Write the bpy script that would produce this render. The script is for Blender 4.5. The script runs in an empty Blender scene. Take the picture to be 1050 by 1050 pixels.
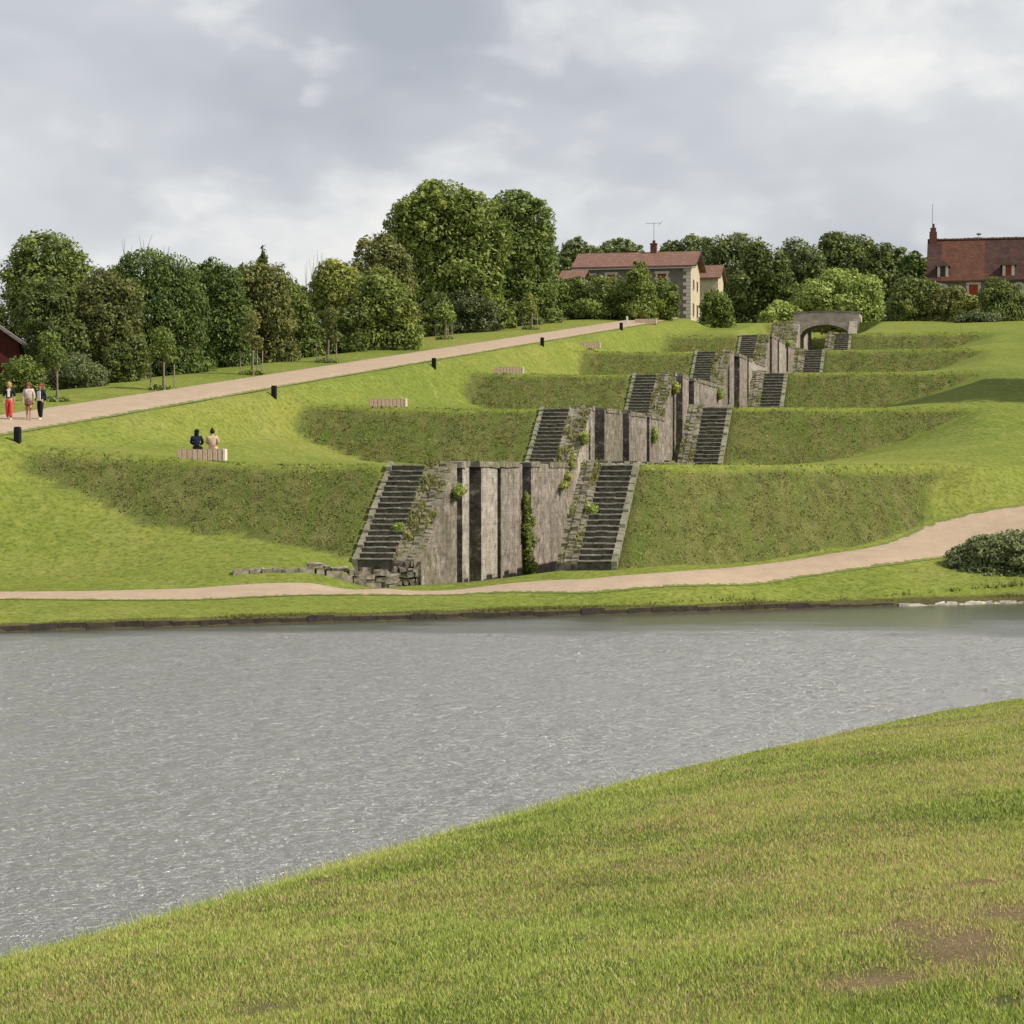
import bpy, math, random
import numpy as np
PI = math.pi
R = random.Random(7)
NR = np.random.default_rng(11)
scene = bpy.context.scene
COL = scene.collection

# ------------------------------------------------------------------ camera model
F = 2260.0                     # focal length in units of a 1050 wide frame
PITCH = math.atan(43.0/F)
CP, SP = math.cos(PITCH), math.sin(PITCH)
TH = math.radians(12.75)       # heading of the lock staircase, clockwise from +Y
ST, CT = math.sin(TH), math.cos(TH)

def ray(px, py):
    a = (px-525.0)/F; b = (525.0-py)/F
    d = CP+b*SP
    return a/d, (b*CP-SP)/d
def P(px, py, D):
    rx, rz = ray(px, py)
    return (rx*D, D, rz*D)
def to_st(X, Y):   return X*ST+Y*CT, X*CT-Y*ST       # s along the locks, t across
def to_xy(s, t):   return s*ST+t*CT, s*CT-t*ST

# ------------------------------------------------------------------ noise in numpy
def _h(ix, iy, seed):
    ix = ix.astype(np.int64); iy = iy.astype(np.int64)
    n = (ix*374761393 + iy*668265263 + seed*1442695041) & 0x7fffffff
    n = ((n ^ (n >> 13))*1274126177) & 0x7fffffff
    n = n ^ (n >> 16)
    return (n & 0xffff)/65535.0
def vnoise(x, y, seed=0):
    x = np.asarray(x, float); y = np.asarray(y, float)
    ix = np.floor(x); iy = np.floor(y); fx = x-ix; fy = y-iy
    fx = fx*fx*(3-2*fx); fy = fy*fy*(3-2*fy)
    a = _h(ix, iy, seed); b = _h(ix+1, iy, seed); c = _h(ix, iy+1, seed); d = _h(ix+1, iy+1, seed)
    return (a*(1-fx)+b*fx)*(1-fy)+(c*(1-fx)+d*fx)*fy
def fbm(x, y, seed=0, o=4):
    v = 0; a = 0.5; tot = 0
    for i in range(o):
        v = v+a*vnoise(x*(2**i)+17.3*i, y*(2**i)-9.1*i, seed+i); tot += a; a *= 0.5
    return v/tot
def ss(x):
    x = np.clip(x, 0, 1); return x*x*(3-2*x)

# ------------------------------------------------------------------ terrain
S1 = 83.8; L = 28.9; H = 3.0; SL = 0.75
ZW = -4.8
SK = [S1+L*i for i in range(7)]           # crest positions, locks 1..7
ZK = [0.21+H*i for i in range(6)]+[15.21]
WL0, WL1, WR0, WR1 = -22.4, -21.3, -16.2, -15.4   # left wall (outer, inner), right wall (inner, outer)
SLO, SRO = -23.97, -13.93                          # outer edges of the stairs
_cp = []
def cp(px, py, z=None, D=None):
    rx, rz = ray(px, py)
    if D is None: D = z/rz
    else: z = rz*D
    s, t = to_st(rx*D, D); _cp.append((s, t, z))
PATHF = [(-120,612,-4.3),(0,611,-4.3),(200,610.5,-4.3),(400,607.5,-4.3),(500,604.5,-4.2),(600,601,-4.03),(700,593,-3.82),
         (800,583,-3.62),(900,569,-3.22),(980,553.5,-2.78),(1050,536,-2.13),(1130,512,-1.2)]
for a in PATHF: cp(*a)
for a in [(0,632,-4.6),(400,626,-4.58),(600,618,-4.5),(800,609,-4.38),(930,604,-4.28),(1050,602,-4.25),
          (350,577,-3.45),(380,577,-3.45),(240,582,-3.55),(300,582,-3.55),(165,562,-2.95),
          (632,583,-3.6),(690,580,-3.5),(573,583.5,-3.62),(500,595,-4.05),(430,602,-4.3)]: cp(*a)
for a in [(100,520,86.7),(12,466,90.6),(60,494,88.3),(0,580,82.0),(0,540,84.8),(0,505,87.3),(80,570,83),(90,590,80.5),(750,577,83.2),(860,560,86.3),(985,490,93.2),(940,520,90.5)]: cp(a[0], a[1], D=a[2])
for a in [(1050,483,97),(1050,510,94.5),(1130,475,99)]: cp(a[0], a[1], D=a[2])
CPA = np.array(_cp)
def _tps(r2): return 0.5*r2*np.log(r2+1e-9)
def _fit():
    n = len(CPA); p = CPA[:, :2]
    K = _tps(((p[:, None]-p[None])**2).sum(-1))+np.eye(n)*0.3
    Q = np.c_[np.ones(n), p]
    A = np.block([[K, Q], [Q.T, np.zeros((3, 3))]])
    return np.linalg.solve(A, np.r_[CPA[:, 2], 0, 0, 0])
_W = _fit()
def lawn0(s, t):
    s = np.clip(s, 52, 98); t = np.clip(t, -46, 8)
    out = _W[-3]+_W[-2]*s+_W[-1]*t
    for i in range(len(CPA)):
        out = out+_W[i]*_tps((s-CPA[i, 0])**2+(t-CPA[i, 1])**2)
    return out
# upper path: straight, climbing to the plateau
PA = np.array([-22.1, 95.0]); PB = np.array([11.3, 205.0])
PL = float(np.linalg.norm(PB-PA)); PD = (PB-PA)/PL; PN = np.array([-PD[1], PD[0]])   # PN points left
def path_uv(X, Y):
    dx = X-PA[0]; dy = Y-PA[1]
    return (dx*PD[0]+dy*PD[1])/PL, dx*PN[0]+dy*PN[1]
def path_z(q):
    return np.minimum(1.95+11.75*q, 15.0)
PW = 4.3
def bend(t):
    x = np.clip(t+13.9, 0, 60); return np.minimum(x*x/(x+0.8)*1.03, 15.0)
def s_fwd(se, t):  return se+bend(t)*(1-ss((se-90)/34.0))
def s_eff(s, t):
    se = np.array(s, float)
    for _ in range(6): se = s-bend(t)*(1-ss((se-90)/34.0))
    return se
def hfun(s, t, soft=True):
    s = np.asarray(s, float); t = np.asarray(t, float)
    s, t = np.broadcast_arrays(s, t)
    X, Y = to_xy(s, t); sr = s; s = s_eff(s, t)
    tl1 = np.clip(-41+(s-84)*0.06, -41, -34.2); tl1 = tl1-2.2; tl0 = tl1+9.5
    tr1 = -1.4+0*s; tr0 = tr1-8.5
    g = np.where(t < -19, np.clip((tl0-t)/9.5, 0, 1)**1.25, np.clip((t-tr0)/8.5, 0, 1)**1.25)
    def zc(k):
        e = (0.8 if k == 0 else 0.4)*ss((-t-28)/13.0)
        return ZK[k]+(e if k < 5 else 0.1*e)
    wob = (fbm(s*0.0+t*0.35, s*0+3.1, 5, 3)-0.5)*0.5
    l0 = lawn0(sr, t)
    gap = ss((t+22.9)/0.4)*ss((-15.7-t)/0.4)
    f1 = zc(0)-(S1-s+wob)*SL-8*gap
    gR = ss((t+3.6)/2.4); f1 = f1-2.5*gR; l0 = l0+(zc(0)-l0)*gR*ss((s-(S1-3.5))/3.5)
    gp2 = ss((t+24.3)/1.9)*ss((-15.4-t)/1.0)
    l0 = l0*(1-gp2)+np.minimum(l0, np.interp(t, [-22.5,-21,-18.5,-16], [-4.30,-4.26,-4.0,-3.68]))*gp2
    zl = np.minimum(np.maximum(l0, f1), zc(0)); ff = (f1 > l0) & (f1 < zc(0)-0.22)
    z = zl; rough = ff.astype(float)*1.0
    for k in range(6):
        a = SK[k]; m = s >= a
        z0 = zc(k); z1 = zc(k+1)
        if k == 5: z1 = z0+0.0
        gg = np.maximum(g, ss((np.abs(t+19)-4.6)/1.5)) if k == 4 else g
        lw = z0+gg*(z1-z0)/L*(s-a)
        fc = z1-(SK[k+1]-s+wob)*SL
        if k == 5: fc = lw*0-99
        zz = np.minimum(np.maximum(lw, fc), np.maximum(z1, lw) if k < 5 else lw)
        if k == 5: zz = np.minimum(z0+0*s, 15.25)
        z = np.where(m, zz, z)
        rough = np.where(m, ((fc > lw) & (fc < z1-0.22)).astype(float), rough)  # crest lip stays in lawn colour: painted bright, as if catching light
    # left of / around the climbing path
    q, d = path_uv(X, Y)
    pz = path_z(q)
    side = pz+0.055*np.clip(d, -6, 5)-0.05*np.clip(d-6, 0, 60)
    wl = ss((d+PW/2+2.5)/2.6)
    near = ss((s-70)/14.0)
    wl = wl*near*np.where(s > 215, ss((250-s)/35.0), 1)
    z = z*(1-wl)+side*wl
    rough = rough*(1-ss(wl*3))
    # wide undulation away from masonry
    und = (fbm(X*0.09, Y*0.09, 3, 3)-0.5)*0.35*ss((np.abs(t+19)-6)/8)*ss(np.abs(d)/6-0.5)*ss((s-86)/4)
    z = z+und
    return z, rough
FLOOR = -5.3
def ground_z(X, Y):
    s, t = to_st(X, Y); z, r = hfun(s, t); return z
def hit(px, py, d0=60.0, d1=300.0, step=0.25):
    rx, rz = ray(px, py)
    D = np.arange(d0, d1, step); z = ground_z(rx*D, D)
    below = (rz*D) < z
    i = np.argmax(below)
    if not below.any(): i = len(D)-1
    return (rx*D[i], D[i], float(z[i]))

# ------------------------------------------------------------------ object helpers
def mesh_obj(name, verts, faces, mat=None, parent=None, smooth=False, attrs=None, mats=None, fmat=None, edges=None):
    me = bpy.data.meshes.new(name)
    if isinstance(verts, np.ndarray) and isinstance(faces, np.ndarray):
        nv = len(verts); nf, fs = faces.shape
        me.vertices.add(nv); me.vertices.foreach_set('co', verts.astype(np.float32).ravel())
        me.loops.add(nf*fs); me.loops.foreach_set('vertex_index', faces.astype(np.int32).ravel())
        me.polygons.add(nf)
        me.polygons.foreach_set('loop_start', np.arange(0, nf*fs, fs, dtype=np.int32))
        me.polygons.foreach_set('loop_total', np.full(nf, fs, dtype=np.int32))
        me.update(calc_edges=True)
    else:
        me.from_pydata([tuple(v) for v in verts], edges or [], [tuple(f) for f in faces]); me.update()
    if attrs:
        for k, v in attrs.items():
            at = me.attributes.new(k, 'FLOAT', 'POINT'); at.data.foreach_set('value', np.asarray(v, dtype=np.float32))
    for m in (mats or ([mat] if mat else [])): me.materials.append(m)
    if fmat is not None: me.polygons.foreach_set('material_index', np.asarray(fmat, dtype=np.int32))
    if smooth: me.polygons.foreach_set('use_smooth', np.ones(len(me.polygons), dtype=bool))
    o = bpy.data.objects.new(name, me); COL.objects.link(o)
    if parent: o.parent = parent
    return o
def tag(o, label=None, cat=None, group=None, kind=None):
    if label: o['label'] = label
    if cat: o['category'] = cat
    if group: o['group'] = group
    if kind: o['kind'] = kind
    return o
def thing(name, loc, label, cat, group=None, rz=0.0):
    o = bpy.data.objects.new(name, None); COL.objects.link(o)
    o.empty_display_size = 0.3
    o.location = loc; o.rotation_euler = (0, 0, rz)
    return tag(o, label, cat, group)
class MB:
    """collects boxes, tubes, prisms into one mesh"""
    def __init__(s): s.v = []; s.f = []; s.m = []; s.mi = 0
    def add(s, v, f):
        n = len(s.v); s.v += [tuple(p) for p in v]; s.f += [tuple(n+i for i in q) for q in f]; s.m += [s.mi]*len(f)
    def box(s, x0, x1, y0, y1, z0, z1, j=0.0):
        v = [(x, y, z) for z in (z0, z1) for y in (y0, y1) for x in (x0, x1)]
        if j: v = [(a+R.uniform(-j, j), b+R.uniform(-j, j), c+R.uniform(-j, j)) for a, b, c in v]
        s.add(v, [(0,2,3,1),(4,5,7,6),(0,1,5,4),(2,6,7,3),(0,4,6,2),(1,3,7,5)])
    def bevbox(s, x0, x1, y0, y1, z0, z1, b=0.03):
        # box with chamfered vertical edges and top
        pts = [(x0+b,y0),(x1-b,y0),(x1,y0+b),(x1,y1-b),(x1-b,y1),(x0+b,y1),(x0,y1-b),(x0,y0+b)]
        cx, cy = (x0+x1)/2, (y0+y1)/2
        v = [(x,y,z0) for x,y in pts]+[(x,y,z1-b) for x,y in pts]+[(cx+(x-cx)*(1-2*b/(x1-x0)), cy+(y-cy)*(1-2*b/(y1-y0)), z1) for x,y in pts]
        f = []
        for i in range(8):
            k = (i+1) % 8; f += [(i,k,8+k,8+i),(8+i,8+k,16+k,16+i)]
        f += [tuple(range(16,24)), tuple(range(7,-1,-1))]
        s.add(v, f)
    def tube(s, pts, rad, n=6, cap=True):
        base = len(s.v); rings = []
        for i, p in enumerate(pts):
            a = pts[max(i-1, 0)]; b = pts[min(i+1, len(pts)-1)]
            d = np.array(b, float)-np.array(a, float); d /= (np.linalg.norm(d)+1e-9)
            up = np.array([0,0,1.0]) if abs(d[2]) < 0.9 else np.array([1.0,0,0])
            u = np.cross(d, up); u /= np.linalg.norm(u); w = np.cross(d, u)
            r = rad[i] if hasattr(rad, '__len__') else rad
            for k in range(n):
                an = 2*PI*k/n; q = np.array(p, float)+r*(math.cos(an)*u+math.sin(an)*w); s.v.append(tuple(q))
        for i in range(len(pts)-1):
            for k in range(n):
                a = base+i*n+k; b = base+i*n+(k+1) % n
                s.f.append((a, b, b+n, a+n)); s.m.append(s.mi)
        if cap:
            s.f.append(tuple(base+k for k in range(n-1,-1,-1))); s.m.append(s.mi)
            e = base+(len(pts)-1)*n; s.f.append(tuple(e+k for k in range(n))); s.m.append(s.mi)
    def ball(s, c, r, nu=8, nv=6, sx=1, sy=1, sz=1):
        v = []; f = []
        for i in range(nv+1):
            ph = PI*i/nv
            for k in range(nu):
                a = 2*PI*k/nu; v.append((c[0]+r*sx*math.sin(ph)*math.cos(a), c[1]+r*sy*math.sin(ph)*math.sin(a), c[2]+r*sz*math.cos(ph)))
        for i in range(nv):
            for k in range(nu):
                f.append((i*nu+k, (i+1)*nu+k, (i+1)*nu+(k+1) % nu, i*nu+(k+1) % nu))
        s.add(v, f)
    def build(s, name, mat, parent=None, smooth=False, mats=None):
        return mesh_obj(name, s.v, s.f, mat, parent, smooth, mats=mats, fmat=s.m if mats else None)

# ------------------------------------------------------------------ material helpers
def newmat(name):
    m = bpy.data.materials.new(name); m.use_nodes = True
    nt = m.node_tree; bs = nt.nodes['Principled BSDF']; bs.inputs['Specular IOR Level'].default_value = 0.2
    return m, nt, bs
class N:
    def __init__(s, nt): s.nt = nt; s.l = nt.links
    def n(s, t, **kw):
        nd = s.nt.nodes.new(t)
        for k, v in kw.items():
            if k.startswith('i_'): nd.inputs[k[2:].replace('_', ' ')].default_value = v
            else: setattr(nd, k, v)
        return nd
    def con(s, a, b): s.l.new(a, b)
    def noise(s, vec, scale, detail=4, rough=0.6, dist=0.0, out='Fac'):
        nd = s.n('ShaderNodeTexNoise'); nd.inputs['Scale'].default_value = scale; nd.inputs['Detail'].default_value = detail
        nd.inputs['Roughness'].default_value = rough; nd.inputs['Distortion'].default_value = dist
        if vec is not None: s.con(vec, nd.inputs['Vector'])
        return nd.outputs[out]
    def ramp(s, fac, stops, interp='LINEAR'):
        nd = s.n('ShaderNodeValToRGB'); cr = nd.color_ramp; cr.interpolation = interp
        while len(cr.elements) < len(stops): cr.elements.new(0.5)
        for e, (p, c) in zip(cr.elements, stops):
            e.position = p; e.color = (c[0], c[1], c[2], 1) if hasattr(c, '__len__') else (c, c, c, 1)
        s.con(fac, nd.inputs['Fac']); return nd.outputs['Color']
    def mix(s, f, a, b, mode='MIX'):
        nd = s.n('ShaderNodeMix', data_type='RGBA', blend_type=mode)
        for v, i in ((f, 0), (a, 6), (b, 7)):
            if hasattr(v, 'links') or isinstance(v, bpy.types.NodeSocket): s.con(v, nd.inputs[i])
            else: nd.inputs[i].default_value = v if i == 0 else (v[0], v[1], v[2], 1)
        return nd.outputs[2]
    def math(s, op, a, b=None, c=None):
        nd = s.n('ShaderNodeMath', operation=op)
        for i, v in enumerate((a, b, c)):
            if v is None: continue
            if isinstance(v, bpy.types.NodeSocket): s.con(v, nd.inputs[i])
            else: nd.inputs[i].default_value = v
        return nd.outputs[0]
    def mapping(s, vec, scale=(1,1,1), loc=(0,0,0), rot=(0,0,0)):
        nd = s.n('ShaderNodeMapping'); nd.inputs['Scale'].default_value = scale; nd.inputs['Location'].default_value = loc
        nd.inputs['Rotation'].default_value = rot
        s.con(vec, nd.inputs['Vector']); return nd.outputs['Vector']
    def geo(s): return s.n('ShaderNodeNewGeometry')
    def objc(s): return s.n('ShaderNodeTexCoord').outputs['Object']
    def attr(s, name): return s.n('ShaderNodeAttribute', attribute_name=name).outputs['Fac']
    def bump(s, h, strength, dist, bs):
        nd = s.n('ShaderNodeBump'); nd.inputs['Strength'].default_value = strength; nd.inputs['Distance'].default_value = dist
        s.con(h, nd.inputs['Height']); s.con(nd.outputs['Normal'], bs.inputs['Normal'])

def flat(name, col, rough=0.8, var=0.0, scale=8.0, bump=0.0):
    m, nt, bs = newmat(name); bs.inputs['Roughness'].default_value = rough
    if var:
        g = N(nt); nz = g.noise(g.objc(), scale, 5)
        d = tuple(c*(1-var) for c in col); l = tuple(min(1, c*(1+var)) for c in col)
        g.con(g.ramp(nz, [(0.3, d), (0.7, l)]), bs.inputs['Base Color'])
        if bump: g.bump(nz, 0.6, bump, bs)
    else: bs.inputs['Base Color'].default_value = (*col, 1)
    return m

# ground
def mk_ground():
    m, nt, bs = newmat('grass_ground'); g = N(nt); bs.inputs['Roughness'].default_value = 0.95; bs.inputs['Specular IOR Level'].default_value = 0.05
    pos = g.geo().outputs['Position']
    big = g.noise(pos, 0.06, 4, 0.6); mid = g.noise(pos, 0.5, 6, 0.7); fine = g.noise(pos, 5.0, 4, 0.75); vf = g.noise(pos, 16.0, 3, 0.8)
    lawn = g.ramp(big, [(0.3, (0.135,0.175,0.031)), (0.5, (0.195,0.22,0.040)), (0.7, (0.245,0.245,0.055))])
    lawn = g.mix(g.ramp(mid, [(0.35, 0.0), (0.7, 0.55)]), lawn, (0.11,0.15,0.03))
    lawn = g.mix(g.ramp(g.noise(pos, 0.22, 5, 0.7), [(0.52, 0.0), (0.72, 0.5)]), lawn, (0.27,0.25,0.085))
    lawn = g.mix(g.ramp(fine, [(0.36, 0.75), (0.55, 0.0)]), lawn, (0.06,0.09,0.018))
    lawn = g.mix(g.ramp(g.noise(pos, 2.2, 5, 0.8), [(0.5, 0.0), (0.68, 0.6)]), lawn, (0.28,0.30,0.08))
    # rough slopes: clumpy, drier, streaked down the slope
    mp = g.mapping(pos, (1,1,0.45), rot=(0,0,TH)); st = g.noise(mp, 1.6, 6, 0.75)
    mp2 = g.mapping(pos, (2.4,0.5,0.5), rot=(0,0,TH)); st2 = g.noise(mp2, 0.7, 4, 0.6)
    ro = g.ramp(st, [(0.30, (0.075,0.08,0.03)), (0.45, (0.15,0.158,0.048)), (0.6, (0.205,0.205,0.068)), (0.75, (0.27,0.245,0.11))])
    ro = g.mix(g.ramp(st2, [(0.45, 0.0), (0.65, 0.75)]), ro, (0.115,0.17,0.03))
    ro = g.mix(g.ramp(vf, [(0.40, 0.65), (0.58, 0.0)]), ro, (0.035,0.038,0.016))
    c = g.mix(g.attr('rough'), lawn, ro)
    c = g.mix(g.math('MULTIPLY', g.attr('dirt'), g.ramp(mid, [(0.3, 0.75), (0.6, 1.0)])), c, (0.065,0.048,0.033))
    g.con(c, bs.inputs['Base Color'])
    hgt = g.math('ADD', g.math('MULTIPLY', fine, 0.6), g.math('MULTIPLY', vf, 0.4))
    bd = g.n('ShaderNodeBump'); bd.inputs['Distance'].default_value = 0.12
    g.con(hgt, bd.inputs['Height']); g.con(g.math('ADD', 0.35, g.math('MULTIPLY', g.attr('rough'), 0.6)), bd.inputs['Strength'])
    g.con(bd.outputs['Normal'], bs.inputs['Normal'])
    return m
MG = mk_ground()
def mk_near():
    m, nt, bs = newmat('bank_turf'); g = N(nt); bs.inputs['Roughness'].default_value = 0.95; bs.inputs['Specular IOR Level'].default_value = 0.05
    pos = g.geo().outputs['Position']; fine = g.noise(pos, 30, 4, 0.7)
    c = g.mix(g.attr('dry'), (0.07,0.095,0.022), (0.24,0.165,0.095))
    c = g.mix(g.ramp(fine, [(0.35, 0.6), (0.6, 0.0)]), c, (0.045,0.05,0.018))
    g.con(c, bs.inputs['Base Color']); g.bump(fine, 0.6, 0.03, bs)
    return m
def mk_blades(name, cols):
    m, nt, bs = newmat(name); g = N(nt)
    a = g.attr('shade'); c = g.ramp(a, cols)
    bs.inputs['Roughness'].default_value = 0.75; g.con(c, bs.inputs['Base Color'])
    tr = g.n('ShaderNodeBsdfTranslucent'); g.con(c, tr.inputs['Color'])
    mx = g.n('ShaderNodeMixShader'); mx.inputs[0].default_value = 0.35
    g.con(bs.outputs[0], mx.inputs[1]); g.con(tr.outputs[0], mx.inputs[2])
    g.con(mx.outputs[0], nt.nodes['Material Output'].inputs['Surface'])
    return m
MBL = mk_blades('grass_blade', [(0.0,(0.08,0.115,0.024)),(0.3,(0.27,0.35,0.065)),(0.55,(0.52,0.60,0.14)),(0.75,(0.56,0.50,0.20)),(1.0,(0.56,0.40,0.22))])
MTUF = mk_blades('rough_grass', [(0.0,(0.05,0.055,0.022)),(0.35,(0.17,0.185,0.05)),(0.7,(0.31,0.31,0.09)),(1.0,(0.48,0.40,0.21))])
MGR = None
def mk_gravel():
    m, nt, bs = newmat('gravel'); g = N(nt); bs.inputs['Roughness'].default_value = 0.95
    pos = g.geo().outputs['Position']
    c = g.ramp(g.noise(pos, 1.2, 8, 0.75), [(0.3, (0.34,0.25,0.175)), (0.7, (0.46,0.36,0.26))])
    c = g.mix(g.ramp(g.noise(pos, 30, 3, 0.8), [(0.4, 0.35), (0.6, 0.0)]), c, (0.24,0.17,0.125))
    e = g.attr('edge'); f = g.math('GREATER_THAN', g.math('ADD', e, g.math('MULTIPLY', g.math('SUBTRACT', g.noise(pos, 3.0, 6, 0.8), 0.5), 1.5)), 0.72)
    c = g.mix(f, c, (0.13,0.16,0.04))
    g.con(c, bs.inputs['Base Color']); g.bump(g.noise(pos, 25, 3), 0.3, 0.03, bs)
    return m
MGR = mk_gravel()
def mk_stone(name, base, dark, warm, moss=0.3, streak=True):
    m, nt, bs = newmat(name); g = N(nt); bs.inputs['Roughness'].default_value = 0.92; bs.inputs['Specular IOR Level'].default_value = 0.1
    o = g.objc(); sx = g.n('ShaderNodeSeparateXYZ'); g.con(o, sx.inputs[0])
    u = g.math('ADD', sx.outputs[0], sx.outputs[1])
    cb = g.n('ShaderNodeCombineXYZ'); g.con(u, cb.inputs[0]); g.con(sx.outputs[2], cb.inputs[1])
    br = g.n('ShaderNodeTexBrick'); g.con(cb.outputs[0], br.inputs['Vector'])
    br.inputs['Scale'].default_value = 1.0; br.inputs['Brick Width'].default_value = 0.62; br.inputs['Row Height'].default_value = 0.24
    br.inputs['Mortar Size'].default_value = 0.02; br.inputs['Mortar Smooth'].default_value = 0.4; br.inputs['Bias'].default_value = 0.0
    br.inputs['Color1'].default_value = (*base, 1); br.inputs['Color2'].default_value = (*warm, 1); br.inputs['Mortar'].default_value = (*[c*0.92 for c in base], 1)
    n1 = g.noise(g.mapping(o, (0.7,0.7,1.5)), 1.6, 8, 0.8); n2 = g.noise(g.mapping(o, (1.0,1.0,0.13)), 1.0, 6, 0.8)
    c = g.mix(0.8, br.outputs['Color'], g.ramp(n1, [(0.3, tuple(x*0.5 for x in base)), (0.5, base), (0.75, tuple(min(1, x*1.45) for x in base))]), 'MIX')
    c = g.mix(0.5, c, br.outputs['Color'], 'MULTIPLY') if False else c
    if streak: c = g.mix(g.ramp(n2, [(0.40, 0.65), (0.54, 0.0)]), c, dark)
    if streak:
        n3 = g.noise(g.mapping(o, (1.2,1.2,1.3)), 1.7, 8, 0.85); c = g.mix(g.ramp(n3, [(0.40, 0.8), (0.5, 0.0)]), c, tuple(x*0.3 for x in base)); c = g.mix(g.ramp(n3, [(0.54, 0.0), (0.66, 0.8)]), c, (0.60,0.55,0.49))
    geo = g.geo(); nz = g.n('ShaderNodeSeparateXYZ'); g.con(geo.outputs['Normal'], nz.inputs[0])
    mz = g.math('MULTIPLY', g.ramp(g.noise(geo.outputs['Position'], 0.9, 6, 0.75), [(0.42, 0.0), (0.6, 1.0)]), moss)
    c = g.mix(mz, c, (0.12,0.125,0.045))
    top = g.math('MULTIPLY', g.ramp(nz.outputs[2], [(0.2, 0.0), (0.6, 1.0)]), 0.45)
    c = g.mix(top, c, g.ramp(n1, [(0.35, (0.10,0.10,0.05)), (0.6, (0.26,0.23,0.17))]))
    g.con(c, bs.inputs['Base Color'])
    h = g.math('ADD', g.math('MULTIPLY', br.outputs['Fac'], -0.10), n1)
    g.bump(h, 0.8, 0.06, bs)
    return m
MST = mk_stone('weathered_stone', (0.31,0.265,0.228), (0.13,0.11,0.092), (0.35,0.295,0.25), 0.22)
MS2 = mk_stone('pale_pier_stone', (0.42,0.375,0.325), (0.20,0.17,0.14), (0.46,0.40,0.34), 0.12)
MS3 = mk_stone('brown_stone', (0.24,0.205,0.17), (0.10,0.085,0.07), (0.28,0.23,0.19), 0.35)
MSB = mk_stone('bridge_stone', (0.48,0.42,0.35), (0.2,0.17,0.14), (0.55,0.47,0.40), 0.25, False)
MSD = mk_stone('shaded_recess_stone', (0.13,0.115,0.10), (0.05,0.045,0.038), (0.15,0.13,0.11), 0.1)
MCO = mk_stone('coping_stone', (0.27,0.24,0.19), (0.11,0.10,0.07), (0.34,0.30,0.25), 0.55, True)
MRI = flat('shaded_riser_stone', (0.11,0.10,0.075), 0.95, 0.6, 5, 0.03)  # darker than the treads: shade on faces turned from the sun, in colour
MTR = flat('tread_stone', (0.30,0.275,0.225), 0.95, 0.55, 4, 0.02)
MCU = mk_stone('curb_stone', (0.30,0.29,0.22), (0.12,0.13,0.06), (0.36,0.33,0.27), 0.7, False)
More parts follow.
